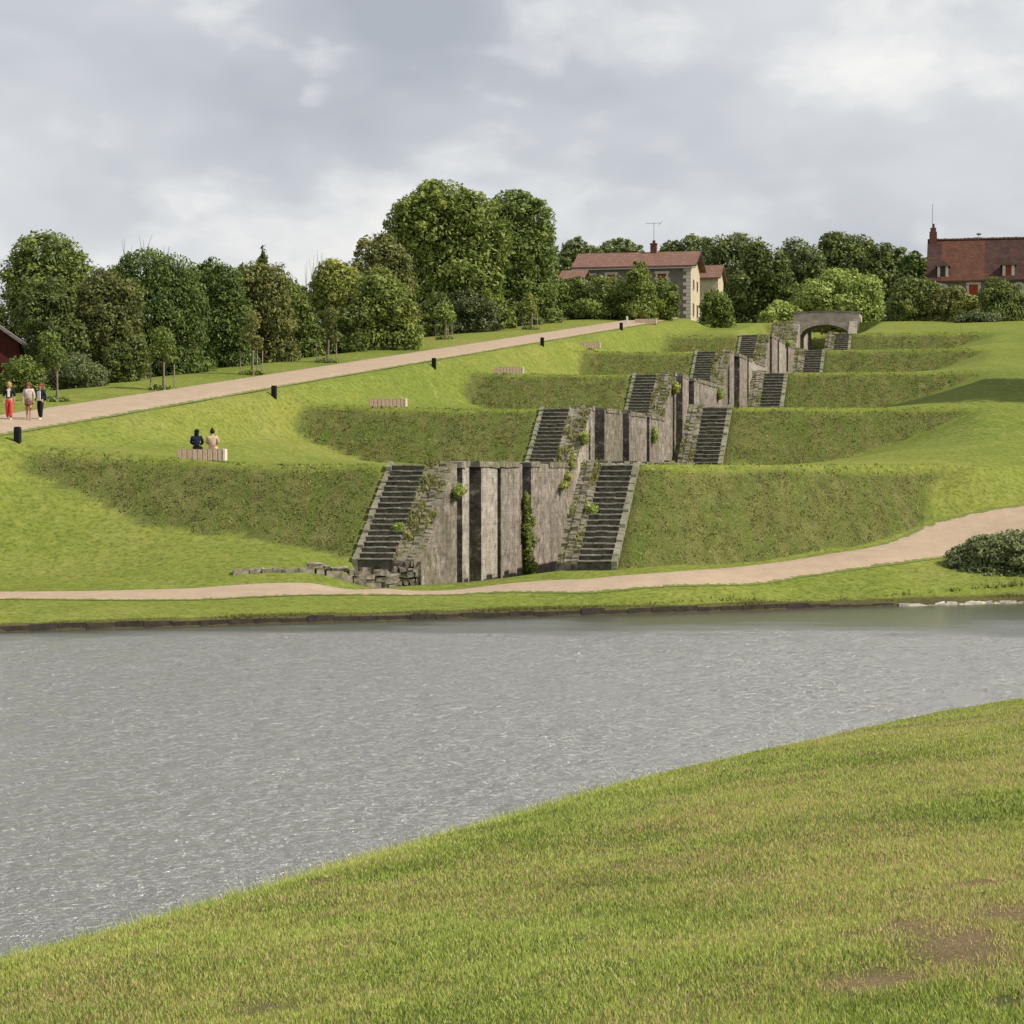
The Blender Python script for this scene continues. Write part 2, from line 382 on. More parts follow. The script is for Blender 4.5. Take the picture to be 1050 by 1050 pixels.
# ================================================================== GROUND
def shore_s(t):
    # shoreline of the far bank, from points on the water's edge
    pts = []
    for px, py in [(-150,655),(0,648),(200,642),(400,636.5),(600,631),(800,625),(930,621),(1050,618)]:
        rx, rz = ray(px, py); D = (ZW-0.0)/rz; pts.append(to_st(rx*D, D))
    pts = np.array(pts); o = np.argsort(pts[:, 1]); tt = pts[o, 1]; sv = pts[o, 0]
    s = np.interp(t, tt, sv)
    s = np.where(t < tt[0], sv[0]+(t-tt[0])*0.35, s)
    return np.minimum(s, 78.8+0.9*bend(np.asarray(t)))+(fbm(np.asarray(t)*0.5, np.zeros_like(t)+2.0, 21, 3)-0.5)*0.35
def make_ground():
    tl = list(np.arange(-62, 14.01, 0.5))+[-23.5,-22.9,-22.0,-21.8,-15.9,-15.7,-14.45]
    tl = [t for t in tl if not (-23.4 < t < -14.6) or t in (-22.9,-22.0,-21.8,-15.9,-15.7)]
    tl += [-22.5,-15.2,-14.9,-19.0,-20.5,-17.5]
    tl += list(-62-np.cumsum(np.linspace(1.5, 45, 18)))+list(14+np.cumsum(np.linspace(1.5, 45, 18)))
    tl = np.array(sorted(set(np.round(tl, 3))))
    sl = set(np.round(np.arange(79.6, 236, 0.4), 3))
    for k in range(6):
        for d in (0, 0.12, -0.12, -4.0, -4.9): sl.add(round(SK[k]+d, 3))
    sl |= set(np.round(236+np.cumsum(np.linspace(1, 60, 30)), 3))
    sl = np.array(sorted(sl)); sl = sl[(sl >= 79.6)]
    keep = np.r_[True, np.diff(sl) > 0.05]; sl = sl[keep]
    nv = 55; sh = shore_s(tl)
    v = np.linspace(0, 1, nv+1)[:-1]
    sb = s_fwd(np.full(len(tl), 79.6), tl)
    nearS = sh[None, :]+(v[:, None])**1.15*(sb[None, :]-sh[None, :])
    drop = sh[None, :]-0.02
    S = np.vstack([drop-0.25, drop-0.12, nearS, s_fwd(np.repeat(sl[:, None], len(tl), 1), tl[None, :])])
    NR0 = nv+2
    T = np.repeat(tl[None, :], len(S), 0)
    Z, rough = hfun(S, T)
    isn = (np.arange(len(S)) < NR0)[:, None] & (T > -1e9)
    Z = np.maximum(Z, np.where(isn, -4.7, -9))
    # lip of the bank: rounds down to the water
    dsh = S-sh[None, :]
    lip = ss(dsh/1.1)
    lipz = -4.60+0.08*fbm(T*1.5, S*0, 8, 2)
    Z = np.where(isn, Z*lip+lipz*(1-lip), Z)
    Z[0] = -6.8; Z[1] = -4.85
    dirt = ss(1-dsh/0.7)*isn*0.8
    dirt[0] = dirt[1] = 1
    # cavity under the masonry and inside the lock chambers
    inm = (T > -22.75) & (T < -15.0) & (S > S1-4.75) 
    kk = np.clip(((S-S1+0.3)/L).astype(int), -1, 4)
    cham = (T > -21.9) & (T < -15.8) & (S > S1-4.9) & (S < SK[5]+14)
    fl = np.where(S < S1-0.5, -5.3, np.where(S < SK[5]+0.0, -5.7+H*np.floor((S-S1+0.5)/L), 11.6))
    Z = np.where(cham, fl, Z)
    und = ((T > SLO+0.15) & (T <= -21.9) | (T >= -15.8) & (T < SRO-0.15)) & (S > S1-5.2) & (S < SK[5]+0.6)
    Z = np.where(und & ~cham, Z-0.9, Z)
    X, Y = to_xy(S, T)
    n0, n1 = S.shape
    idx = np.arange(n0*n1).reshape(n0, n1)
    f = np.stack([idx[:-1, :-1], idx[:-1, 1:], idx[1:, 1:], idx[1:, :-1]], -1).reshape(-1, 4)
    # rough mask; crest lips left lighter to paint the light they catch
    rr = rough.copy()
    far = ss((Y-300)/200)
    V = np.stack([X, Y, Z], -1).reshape(-1, 3)
    o = mesh_obj('ground', V, f, MG, smooth=True, attrs={'rough': rr.ravel(), 'dirt': dirt.ravel()})
    tag(o, kind='structure')
    return o
make_ground()

def strip(name, pts, w, mat, zoff=0.05, nW=8, n=300, kind='structure'):
    pts = np.array(pts); d = np.r_[0, np.cumsum(np.linalg.norm(np.diff(pts, axis=0), axis=1))]
    q = np.linspace(0, d[-1], n); c = np.stack([np.interp(q, d, pts[:, i]) for i in (0, 1)], 1)
    for _ in range(12): c[1:-1] = (c[:-2]+c[2:]+2*c[1:-1])/4
    tn = np.gradient(c, axis=0); tn /= np.linalg.norm(tn, axis=1)[:, None]; nm = np.stack([-tn[:, 1], tn[:, 0]], 1)
    ww = np.interp(q, d, w) if hasattr(w, '__len__') else np.full(n, w)
    u = np.linspace(-0.5, 0.5, nW+1)
    V = c[:, None, :]+nm[:, None, :]*(ww[:, None]*u[None, :])[:, :, None]
    z = ground_z(V[..., 0], V[..., 1])
    zo = zoff*(1-(np.abs(u)*2)**6)[None, :]+0.015
    V = np.dstack([V, z+zo])
    idx = np.arange(n*(nW+1)).reshape(n, nW+1)
    f = np.stack([idx[:-1, :-1], idx[1:, :-1], idx[1:, 1:], idx[:-1, 1:]], -1).reshape(-1, 4)
    e = np.repeat((np.abs(u)*2)[None, :], n, 0)
    o = mesh_obj(name, V.reshape(-1, 3), f, mat, smooth=True, attrs={'edge': (e**3).ravel()}); tag(o, kind=kind)
    return o
pf = []
for a in PATHF:
    rx, rz = ray(a[0], a[1]); D = a[2]/rz; pf.append((rx*D, D))
strip('gravel_path', pf, [2.8,2.8,2.8,2.6,2.2,1.9,2.0,2.5,3.0,3.3,3.4,3.4], MGR, 0.06)
pu = [tuple(PA+PD*PL*q) for q in (-0.45,-0.2,0,0.25,0.5,0.75,1.0,1.12)]+[(14.5,219.5),(16,222)]
strip('gravel_path', pu, [PW+0.6,PW+0.5,PW+0.4,PW,PW-0.2,PW-0.4,3.8,3.4,3.2,3.2], MGR, 0.07)

# ------------------------------------------------------------------ pond
def mk_water():
    m, nt, bs = newmat('pond_water'); g = N(nt)
    bs.inputs['Base Color'].default_value = (0.175,0.172,0.152,1); bs.inputs['Roughness'].default_value = 0.24
    bs.inputs['IOR'].default_value = 2.6; bs.inputs['Specular IOR Level'].default_value = 0.5
    pos = g.geo().outputs['Position']; g.con(g.mix(g.attr('active'), (0.035,0.042,0.02), (0.175,0.172,0.152)), bs.inputs['Base Color'])  # calm strip tinted dark green: the bank's reflection painted into the base
    w2 = g.noise(g.mapping(pos, (1.3,3.0,1)), 4.5, 4, 0.65, 0.3)
    bd = g.n('ShaderNodeBump'); bd.inputs['Distance'].default_value = 0.16; g.con(w2, bd.inputs['Height']); g.con(g.math('MULTIPLY', g.attr('active'), 0.9), bd.inputs['Strength'])
    g.con(bd.outputs['Normal'], bs.inputs['Normal'])
    return m
MWA = mk_water()
def make_water():
    D = [2, 8, 14, 18, 20.5]
    while D[-1] < 92: D.append(D[-1]+0.05+0.0017*max(0, D[-1]-22))
    D = np.array(D+[100, 130, 200, 400])
    a = np.arange(-0.262, 0.2621, 0.0021); ext = np.array([0.3,0.4,0.6,1,2,4,8])
    a = np.r_[-ext[::-1], a, ext]
    Y = np.repeat(D[:, None], len(a), 1); X = Y*a[None, :]
    S_, T_ = to_st(X, Y); ds_ = shore_s(T_.ravel()).reshape(T_.shape)-S_
    ds_ = ds_
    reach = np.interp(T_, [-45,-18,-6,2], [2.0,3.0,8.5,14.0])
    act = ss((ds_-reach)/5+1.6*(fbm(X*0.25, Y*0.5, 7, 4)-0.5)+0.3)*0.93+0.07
    gust = 0.65+0.7*fbm(X*0.10, Y*0.06, 9, 3)
    sc = np.clip(Y/30, 1, 2.2); w1 = fbm(X/0.30+0.25*Y, Y/0.15, 12, 2)-0.5; w2 = fbm(X/1.1, Y/0.5-0.2*X, 15, 3)-0.5
    Z = ZW+act*gust*(0.066*w1*sc**0.5+0.062*w2)
    lo = (Y < 20.4) | (Y > 93) | (np.abs(a)[None, :] > 0.27); Z = np.where(lo, ZW, Z)
    n0, n1 = X.shape; idx = np.arange(n0*n1).reshape(n0, n1)
    f = np.stack([idx[:-1, :-1], idx[:-1, 1:], idx[1:, 1:], idx[1:, :-1]], -1).reshape(-1, 4)
    # keep only water in front of the far bank (plus a margin under it)
    keep = (ds_ > -4).ravel(); f = f[keep[f].any(1)]
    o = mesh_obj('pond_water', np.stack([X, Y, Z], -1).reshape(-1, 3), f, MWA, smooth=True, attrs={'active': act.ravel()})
    tag(o, kind='structure')
make_water()

# ------------------------------------------------------------------ near bank (foreground)
NSH = []
for px, py in [(-250,1043),(-100,1003),(0,975),(75,958),(150,936),(300,893),(450,850),(600,808),(750,775),(900,742),(1050,718),(1150,700),(1300,678)]:
    rx, rz = ray(px, py); D = (ZW+0.17)/rz; NSH.append((rx*D, D))
NSH = np.array(NSH)
def near_d(X, Y):
    """signed distance to the near shore (positive on the grass)"""
    best = np.full(np.shape(X), 1e9); sg = np.ones(np.shape(X))
    for i in range(len(NSH)-1):
        a = NSH[i]; b = NSH[i+1]; ab = b-a; l2 = ab@ab
        u = np.clip(((X-a[0])*ab[0]+(Y-a[1])*ab[1])/l2, 0 if i else -20, 1 if i < len(NSH)-2 else 20)
        dx = X-a[0]-u*ab[0]; dy = Y-a[1]-u*ab[1]; dd = np.hypot(dx, dy)
        c = ab[0]*(Y-a[1])-ab[1]*(X-a[0])
        m = dd < best; best = np.where(m, dd, best); sg = np.where(m, np.where(c < 0, 1, -1), sg)
    return best*sg
def near_z(X, Y):
    d = near_d(X, Y)
    z = ZW+0.02+0.28*ss(d/1.6)+0.148*np.clip(d, 0, 60)
    z = np.where(z > -1.62, -1.62-0.0*d, z)
    z = z+(fbm(X*0.25, Y*0.25, 31, 3)-0.5)*0.12*ss(d/3)+(fbm(X*1.3, Y*1.3, 35, 3)-0.5)*0.06*ss(d/1.0)
    return np.where(d < 0, ZW+d*0.8, z), d
def dryness(X, Y):
    a = fbm(X*0.35, Y*0.35, 41, 4); b = fbm(X*1.4, Y*1.4, 45, 3)
    return np.clip((a-0.45)*2.6+(b-0.5)*1.3+0.18, 0, 1)
def bare(X, Y):
    """brown scuffed patches"""
    v = np.zeros(np.shape(X))
    for px, py, rx_, ry_, w in [(975,965,1.0,2.2,1.0),(905,1008,0.8,0.9,0.8),(930,950,0.5,0.7,0.7),(955,742,2.2,1.0,0.8),(690,823,0.9,0.8,0.6),(700,775,0.7,0.7,0.4),(870,1010,.5,.8,.7),(1040,940,.8,1.2,.7),(330,905,.9,.8,.5),(1010,905,1.6,.6,.6),(880,960,.5,.4,.7),(620,960,.5,.5,.35),(480,985,.4,.5,.3),(760,905,1.2,.8,.35),(1035,1030,.4,.5,.8)]:
        c = NEARHIT(px, py)
        v = np.maximum(v, 0.85*w*np.exp(-(((X-c[0])/(rx_*0.30))**2+((Y-c[1])/(ry_*0.42))**2)))
    return np.clip((v*1.5)*(0.2+1.6*fbm(X*3.5, Y*3.5, 51, 3)), 0, 1)
def NEARHIT(px, py):
    rx, rz = ray(px, py); D = np.arange(8, 60, 0.1); z, d = near_z(rx*D, D)
    i = np.argmax((rz*D < z) & (d > 0)); return rx*D[i], D[i]
def make_near():
    a = np.r_[np.arange(-2.5, 12, 0.22), np.arange(12, 24, 0.35), 24+np.cumsum(np.linspace(0.6, 6, 16))]
    ds = np.r_[0, np.cumsum(np.linalg.norm(np.diff(NSH, axis=0), axis=1))]
    q = np.r_[-60, -30, np.arange(-18, 0, 0.6), np.arange(0, ds[-1], 0.3), ds[-1]+10, ds[-1]+40, ds[-1]+90]
    bx = np.interp(q, ds, NSH[:, 0]); by = np.interp(q, ds, NSH[:, 1])
    dirn = (NSH[-1]-NSH[0]); dirn /= np.linalg.norm(dirn)
    for i in range(len(q)):
        if q[i] < 0: bx[i] += dirn[0]*q[i]; by[i] += dirn[1]*q[i]
        if q[i] > ds[-1]: bx[i] += dirn[0]*(q[i]-ds[-1]); by[i] += dirn[1]*(q[i]-ds[-1])
    nx, ny = dirn[1], -dirn[0]
    X = bx[:, None]+nx*a[None, :]; Y = by[:, None]+ny*a[None, :]
    Z, d = near_z(X, Y)
    dr = np.maximum(dryness(X, Y)*0.8, bare(X, Y))
    n0, n1 = X.shape; idx = np.arange(n0*n1).reshape(n0, n1)
    f = np.stack([idx[:-1, :-1], idx[:-1, 1:], idx[1:, 1:], idx[1:, :-1]], -1).reshape(-1, 4)
    o = mesh_obj('grass_bank', np.stack([X, Y, Z], -1).reshape(-1, 3), f, mk_near(), smooth=True, attrs={'dry': dr.ravel()}); tag(o, kind='structure')
make_near()

def blades(name, X, Y, Z, hgt, wid, shade, mat, lean=0.35, label=None):
    n = len(X)
    an = NR.uniform(0, 2*PI, n); ln = NR.uniform(0, lean, n)*hgt; la = NR.uniform(0, 2*PI, n)
    dx = np.cos(an)*wid*0.5; dy = np.sin(an)*wid*0.5
    V = np.empty((n, 3, 3))
    V[:, 0] = np.stack([X-dx, Y-dy, Z-0.01], 1); V[:, 1] = np.stack([X+dx, Y+dy, Z-0.01], 1)
    V[:, 2] = np.stack([X+np.cos(la)*ln, Y+np.sin(la)*ln, Z+hgt], 1)
    f = np.arange(n*3).reshape(n, 3)
    o = mesh_obj(name, V.reshape(-1, 3), f, mat, attrs={'shade': np.repeat(shade, 3)})
    tag(o, kind='stuff'); return o
def fg_grass(n=620000):
    # uniform over the visible ground in the direction fan, weighted to be even in the picture
    D = 3.5+48.5*NR.power(1.0, n*3)
    rx = NR.uniform(-0.245, 0.25, n*3)
    w = np.minimum(1, (9.0/D)**0.55); k = NR.uniform(0, 1, n*3) < w
    X = (rx*D)[k]; Y = D[k]
    d = near_d(X, Y); k = (d > 0.0) & (d < 45); X = X[k][:n]; Y = Y[k][:n]
    Z, d = near_z(X, Y)
    dr = dryness(X, Y); ba = bare(X, Y)
    tall = np.exp(-((d-0.2)/0.5)**2)
    cl = fbm(X*2.2, Y*2.2, 61, 3)
    h = (0.015+0.028*cl+0.012*NR.random(len(X)))*(1-0.5*ba)+tall*(0.04+0.15*NR.random(len(X))**3)
    k = NR.random(len(X)) > ba*0.92
    wd = 0.008+0.00016*Y*1.9
    gshade = 0.12+0.52*NR.random(len(X))**0.8+0.45*(fbm(X*0.6, Y*0.6, 66, 3)-0.5)
    sh = np.where(NR.random(len(X)) < np.clip(0.06+dr*0.42+ba*0.6, 0, 0.9)*(1-0.8*tall), 0.62+0.38*NR.random(len(X)), np.clip(gshade+tall*0.12, 0.0, 0.64))
    blades('bank_grass', X[k], Y[k], Z[k], h[k], wd[k], sh[k], MBL, 1.1)
fg_grass()
def slope_tufts():
    n = 900000
    px = NR.uniform(-30, 1080, n)
    s = NR.uniform(S1-6, SK[4]+1, n); 
    # sample in s,t uniformly, keep the rough faces only
    t = NR.uniform(-46, 2, n)
    z, r = hfun(s, t)
    crest = np.zeros(n, bool)
    se = s_eff(s, t); crz = np.zeros(n, bool)
    for k in range(5): crz |= (np.abs(se-SK[k]) < 0.25)
    crest[crz] = hfun(s[crz]-0.7, t[crz])[1] > 0.5
    k = ((r > 0.5) | (crest & (NR.random(n) < 0.5))) & ~((t > SLO-0.25) & (t < SRO+0.25))
    s, t, z, r = s[k], t[k], z[k], r[k]
    X, Y = to_xy(s, t)
    cl = 0.4*fbm(X*1.1, Y*1.1+z*1.1, 71, 4)+0.6*fbm(t*1.6+9, z*0.35, 73, 3); cl2 = fbm(X*3.5, z*4.0+Y, 75, 2)
    k = NR.random(len(X)) < np.clip((cl2-0.35)*4, 0.05, 1)
    X, Y, z, cl, r = X[k], Y[k], z[k], cl[k], r[k]
    h = (0.03+0.075*NR.random(len(X))**2)*(0.6+cl*0.8)
    sh = np.clip(0.12+1.15*(cl-0.25)+0.6*(NR.random(len(X))-0.5)+0.12*(X > 0), 0, 1)
    blades('rough_grass', X, Y, z, h, 0.05+0.0005*Y, sh, MTUF, 1.2)
slope_tufts()

# ================================================================== LOCKS
def noise1(x, seed): return float(fbm(np.array([x]), np.array([seed*3.3]), seed, 3)[0])-0.5
def s_at(px, t=WL1):
    a, _ = ray(px, 482); D = t/(a*CT-ST); return D*(CT+a*ST)
# notches in the visible (left) wall of each lock: (px0, px1, depth)
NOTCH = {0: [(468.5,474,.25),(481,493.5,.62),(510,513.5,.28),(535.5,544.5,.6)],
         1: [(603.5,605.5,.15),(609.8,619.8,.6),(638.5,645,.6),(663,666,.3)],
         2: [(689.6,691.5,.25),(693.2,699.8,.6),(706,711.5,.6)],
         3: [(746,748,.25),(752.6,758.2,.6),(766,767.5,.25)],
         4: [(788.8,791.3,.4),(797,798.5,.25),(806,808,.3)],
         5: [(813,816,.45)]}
def top_profile(k, s):
    """top of lock k's side wall at s (slope up over the run, then level)"""
    rise = ZK[k]-(ZK[k-1] if k else -3.49); Rk = rise/SL
    return ZK[k]-max(0.0, (SK[k]-s))*SL
WEEDS = []
def make_lock(k, label):
    rise = ZK[k]-(ZK[k-1] if k else -3.49); Rk = rise/SL
    s0 = SK[k]-Rk; zb = ZK[k]-rise
    s1 = (SK[k+1]-H/SL) if k < 5 else SK[5]+14
    t0 = -18.75
    X, Y = to_xy(SK[k], t0)
    root = thing('canal_lock', (X, Y, zb), label, 'canal lock', 'flight of stone locks up the hillside', -TH)
    def loc(t, s, z): return (t-t0, s-SK[k], z-zb)
    bottom = zb-2.6
    # --- chamber walls
    for side, (ti, to) in enumerate(((WL1, WL0), (WR0, WR1))):
        sg = 1 if side == 0 else -1
        brk = []
        if side == 0:
            for a, b, d in NOTCH[k]: brk.append((s_at(a), s_at(b)+ (0.0), d))
        else:
            for a, b, d in NOTCH[k]: brk.append((s_at(a), s_at(b), d))
        ss_ = sorted(set([s0, s1]+[x for a, b, _ in brk for x in (a, b)]+list(np.arange(s0, s1, 0.45))))
        ss_ = [s for s in ss_ if s0 <= s <= s1+1e-6]
        v = []; f = []; fm = []
        prev = None
        cols = []
        for i in range(len(ss_)-1):
            a, b = ss_[i], ss_[i+1]
            if b-a < 0.02: continue
            mid = (a+b)/2; d = 0.0
            for p, q, dd in brk:
                if p <= mid <= q: d = dd
            cols.append((a, b, d))
        def tz(s):
            j = noise1(s*1.7, 3+k+side*9)*0.22
            if s > SK[k]: j = j*0.6
            return top_profile(k, s)+0.03+j
        # face columns with vertical subdivision
        def colpts(s, tin):
            zt = tz(s); n = 5
            return [loc(tin, s, bottom+(zt-bottom)*q/n) for q in range(n+1)]+[loc(to, s, zt+0.02), loc(to, s, zt-1.6)]
        pd = None
        edges = sorted([p for p, q, dd in brk]); 
        def shade_of(kk, sv):
            i = sum(1 for e_ in edges if sv > e_); return [3, 2, 2, 0, 0, 0][i] if kk == 0 else [0, 2, 0, 3, 0][(i+kk) % 5]
        for (a, b, d) in cols:
            tin = ti-sg*d
            A = colpts(a, tin); B = colpts(b, tin)
            n = len(v); v += A+B; m = len(A)
            for q in range(m-1):
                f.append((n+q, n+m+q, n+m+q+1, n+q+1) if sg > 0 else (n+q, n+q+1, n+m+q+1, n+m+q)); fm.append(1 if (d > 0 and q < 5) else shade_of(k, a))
            # step faces between different depths
            if pd is not None and abs(pd-d) > 1e-4:
                A2 = colpts(a, ti-sg*pd); n2 = len(v); v += A2
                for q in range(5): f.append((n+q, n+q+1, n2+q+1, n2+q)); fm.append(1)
            if pd is None:
                A3 = colpts(a, ti); n2 = len(v)
                v += [loc(to, a, bottom+(tz(a)-bottom)*q/5) for q in range(6)]
                for q in range(5): f.append((n+q, n+q+1, n2+q+1, n2+q)); fm.append(0)
            pd = d
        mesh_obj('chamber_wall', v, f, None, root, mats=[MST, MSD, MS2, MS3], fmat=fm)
        # worn cap stones along the level rim
        sv = SK[k]+0.3
        while sv < s1-0.4:
            ln = R.uniform(0.6, 1.3); mid = sv+ln/2
            if not any(p-0.05 < mid < q+0.05 for p, q, dd in brk) and R.random() > 0.12:
                x0, x1 = sorted((ti+sg*0.05-t0, to-t0)); zt = ZK[k]-zb+R.uniform(0.0, 0.05); cs = MB(); cs.box(x0, x1, sv-SK[k]+0.01, sv+ln-0.02-SK[k], zt-0.12, zt+0.13, 0.025)
                if k < 5: cs.build('cap_stone', MCO, root)
            sv += ln
    # --- chute wall closing the chamber upstream
    m = MB(); m.box(*[x-t0 for x in (WL1-0.05, WR0+0.05)], s1-0.6-SK[k], s1+0.4-SK[k], bottom-zb, (ZK[k]-3.0)-zb)
    m.build('chute_wall', MST, root)
    # --- stairs and copings on the slope
    n = 18 if k == 0 else 15
    rh = rise/n; rd = Rk/n
    for side in (0, 1):
        if side == 0: a, b, ca, cb = SLO+0.22, WL0, (SLO if k == 5 else WL0), WL1
        else: a, b, ca, cb = WR1, SRO-0.22, WR0, WR1
        st = MB(); tr = MB()
        for i in range(n if k < 5 else 0):
            sa = s0+i*rd-SK[k]; z = (i+1)*rh
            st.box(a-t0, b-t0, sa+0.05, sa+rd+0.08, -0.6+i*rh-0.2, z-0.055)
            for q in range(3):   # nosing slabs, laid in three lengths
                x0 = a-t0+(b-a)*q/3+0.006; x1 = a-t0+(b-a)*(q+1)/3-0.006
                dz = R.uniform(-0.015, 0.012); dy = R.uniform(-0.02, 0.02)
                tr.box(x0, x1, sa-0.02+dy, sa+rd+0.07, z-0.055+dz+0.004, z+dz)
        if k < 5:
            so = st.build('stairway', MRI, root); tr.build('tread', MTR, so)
        # coping ramp between stair and chamber: worn, uneven stones
        cm = MB(); nn = (30 if k == 0 else 24) if not (k == 5 and side) else 0; nc = 4 if side == 0 else 3
        for i in range(nn):
            for q in range(nc):
                u0, u1 = i/nn, (i+1)/nn-R.uniform(0.004, 0.015)
                sa = s0+u0*Rk-SK[k]; sb = s0+u1*Rk-SK[k]; za, zb_ = u0*rise, u1*rise
                xa = ca-t0+(cb-ca)*q/nc+R.uniform(0.005, 0.03); xb = ca-t0+(cb-ca)*(q+1)/nc-0.005
                mid = 0.10 if (q == nc-2) else 0.0
                th = 0.06+mid*0.8+R.uniform(-0.06, 0.06)+(0.07 if side else 0)
                h4 = [th+R.uniform(-.04,.04) for _ in range(4)]
                A = [(xa, sa, za-0.9), (xb, sa, za-0.9), (xb, sb, zb_-0.9), (xa, sb, zb_-0.9),
                     (xa, sa, za+h4[0]), (xb, sa, za+h4[1]), (xb, sb, zb_+h4[2]), (xa, sb, zb_+h4[3])]
                cm.add(A, [(0,3,2,1),(4,5,6,7),(0,1,5,4),(2,3,7,6),(0,4,7,3),(1,2,6,5)])
        if nn: cm.build('coping', MCO, root)
        # weeds and grass rooted in the joints
        if nn:
            nb = 900; u = NR.random(nb); xx = NR.uniform(ca, cb, nb); cl = fbm(u*9+k*7+side*3, xx*2.5, 83, 3); kp = NR.random(nb) < np.clip((cl-0.42)*4, 0, 1)*(1 if side == 0 else 0.7)
            u = u[kp]; xx = xx[kp]; sv = s0+u*Rk; zv = zb+u*rise+0.13; bx, by = to_xy(sv, xx)
            if len(u): WEEDS.append((bx, by, zv, cl[kp]))
        # outer curb against the turf
        cu = MB(); nn = 14
        x0, x1 = (SLO, SLO+0.22) if side == 0 else (SRO-0.22, SRO)
        for i in range(nn if k < 5 else 0):
            u0, u1 = i/nn, (i+1)/nn-0.015
            sa = s0+u0*Rk-SK[k]; sb = s0+u1*Rk-SK[k]; za, zb_ = u0*rise, u1*rise; th = 0.12+R.uniform(-0.05, 0.07)
            A = [(x0-t0, sa, za-0.6), (x1-t0, sa, za-0.6), (x1-t0, sb, zb_-0.6), (x0-t0, sb, zb_-0.6),
                 (x0-t0, sa, za+th), (x1-t0, sa, za+th), (x1-t0, sb, zb_+th), (x0-t0, sb, zb_+th)]
            cu.add(A, [(0,3,2,1),(4,5,6,7),(0,1,5,4),(2,3,7,6),(0,4,7,3),(1,2,6,5)])
        # landing slab at the head of the stairs
        if k < 5:
            cu.build('curb', MCU, root)
            ld = MB(); ld.box(a-t0, b-t0, 0.1, 0.9, rise-0.5, rise-0.02)
            ld.build('landing', MTR, root)
    return root
LN = ['lowest and largest lock, broad dark-slotted wall beside the lower gravel path',
      'second lock up the flight, above the ivy-hung lowest one',
      'third lock up the flight, sprigs of weed on its slotted wall',
      'fourth lock up the flight, with one tall dark slot near its front',
      'fifth lock up the flight, just below the arched bridge',
      'topmost lock, its walls passing under the arched bridge']
for k in range(6): make_lock(k, LN[k])

_w = [np.concatenate([a[i] for a in WEEDS]) for i in range(4)]
blades('joint_weeds', _w[0], _w[1], _w[2]-0.05, 0.10+0.16*NR.random(len(_w[0])), 0.13, np.clip(0.2+NR.random(len(_w[0]))*0.7, 0, 1), MTUF, 1.0)
# ================================================================== RUINS, IVY, BRIDGE
def local_thing(name, px, py, label, cat, group=None, at=None, rz=-TH):
    p = at or hit(px, py); return thing(name, p, label, cat, group, rz), p

def stones(name, line, h, w, mat, label, cat, seed, size=0.45, kind=None):
    """a rubble wall: irregular blocks stacked along a line of (x, y, ground z, height)"""
    rr = random.Random(seed); m = MB(); x0, y0, z0, _ = line[0]
    pts = np.array(line, float); d = np.r_[0, np.cumsum(np.linalg.norm(np.diff(pts[:, :2], axis=0), axis=1))]
    zlev = 0
    row = 0
    hm = max(p[3] for p in line)
    while zlev < hm:
        rh = rr.uniform(0.16, 0.3); q = rr.uniform(-0.2, 0)
        while q < d[-1]:
            ln = rr.uniform(0.5, 1.5)*size; c = q+ln/2
            hx = np.interp(c, d, pts[:, 3])
            if zlev < hx*rr.uniform(0.8, 1.15):
                cx, cy, cz = (np.interp(c, d, pts[:, i]) for i in range(3))
                a = math.atan2(pts[-1, 1]-pts[0, 1], pts[-1, 0]-pts[0, 0])+rr.uniform(-0.12, 0.12)
                n = len(m.v); m.box(-ln/2, ln/2-0.02, -w/2, w/2+rr.uniform(-.05,.12), -0.25 if zlev == 0 else 0.0, rh-0.015, 0.05)
                o = rr.uniform(-0.06, 0.06)
                for i in range(n, n+8):
                    x, y, z = m.v[i]; m.v[i] = (cx-x0+x*math.cos(a)-(y+o)*math.sin(a), cy-y0+x*math.sin(a)+(y+o)*math.cos(a), cz-z0+z+zlev)
            q += ln
        zlev += rh; row += 1
    o = m.build(name, mat); o.location = (x0, y0, z0)
    tag(o, label, cat, kind=kind); return o
MRU = flat('rubble_stone', (0.23,0.20,0.155), 0.95, 0.75, 3.5, 0.06)
def gz(x, y): return float(ground_z(np.array([x]), np.array([y]))[0])
# low ruin to the left of the lowest lock
a = P(402, 604, 80.6); b = P(330, 606, 79.9); c = P(240, 606, 79.2)
stones('ruined_wall', [(c[0], c[1], gz(c[0], c[1])-0.05, 0.12), (b[0], b[1], gz(b[0], b[1])-0.05, 0.33), (a[0], a[1], gz(a[0], a[1])-0.1, 0.6)], 0, 0.4, MRU,
       'low crumbling stone wall beside the gravel path, left of the lowest lock', 'wall', 5)
# broken pier at the foot of the left coping
x, y = to_xy(S1-5.3, -21.9)
stones('broken_pier', [(x-0.75, y+0.2, -4.5, 0.55), (x+0.0, y+0.3, -4.5, 1.1), (x+0.45, y+0.4, -4.5, 0.9)], 0, 0.6, MRU,
       'broken stump of masonry below the foot of the lowest left stairs', 'masonry', 9, 0.19)

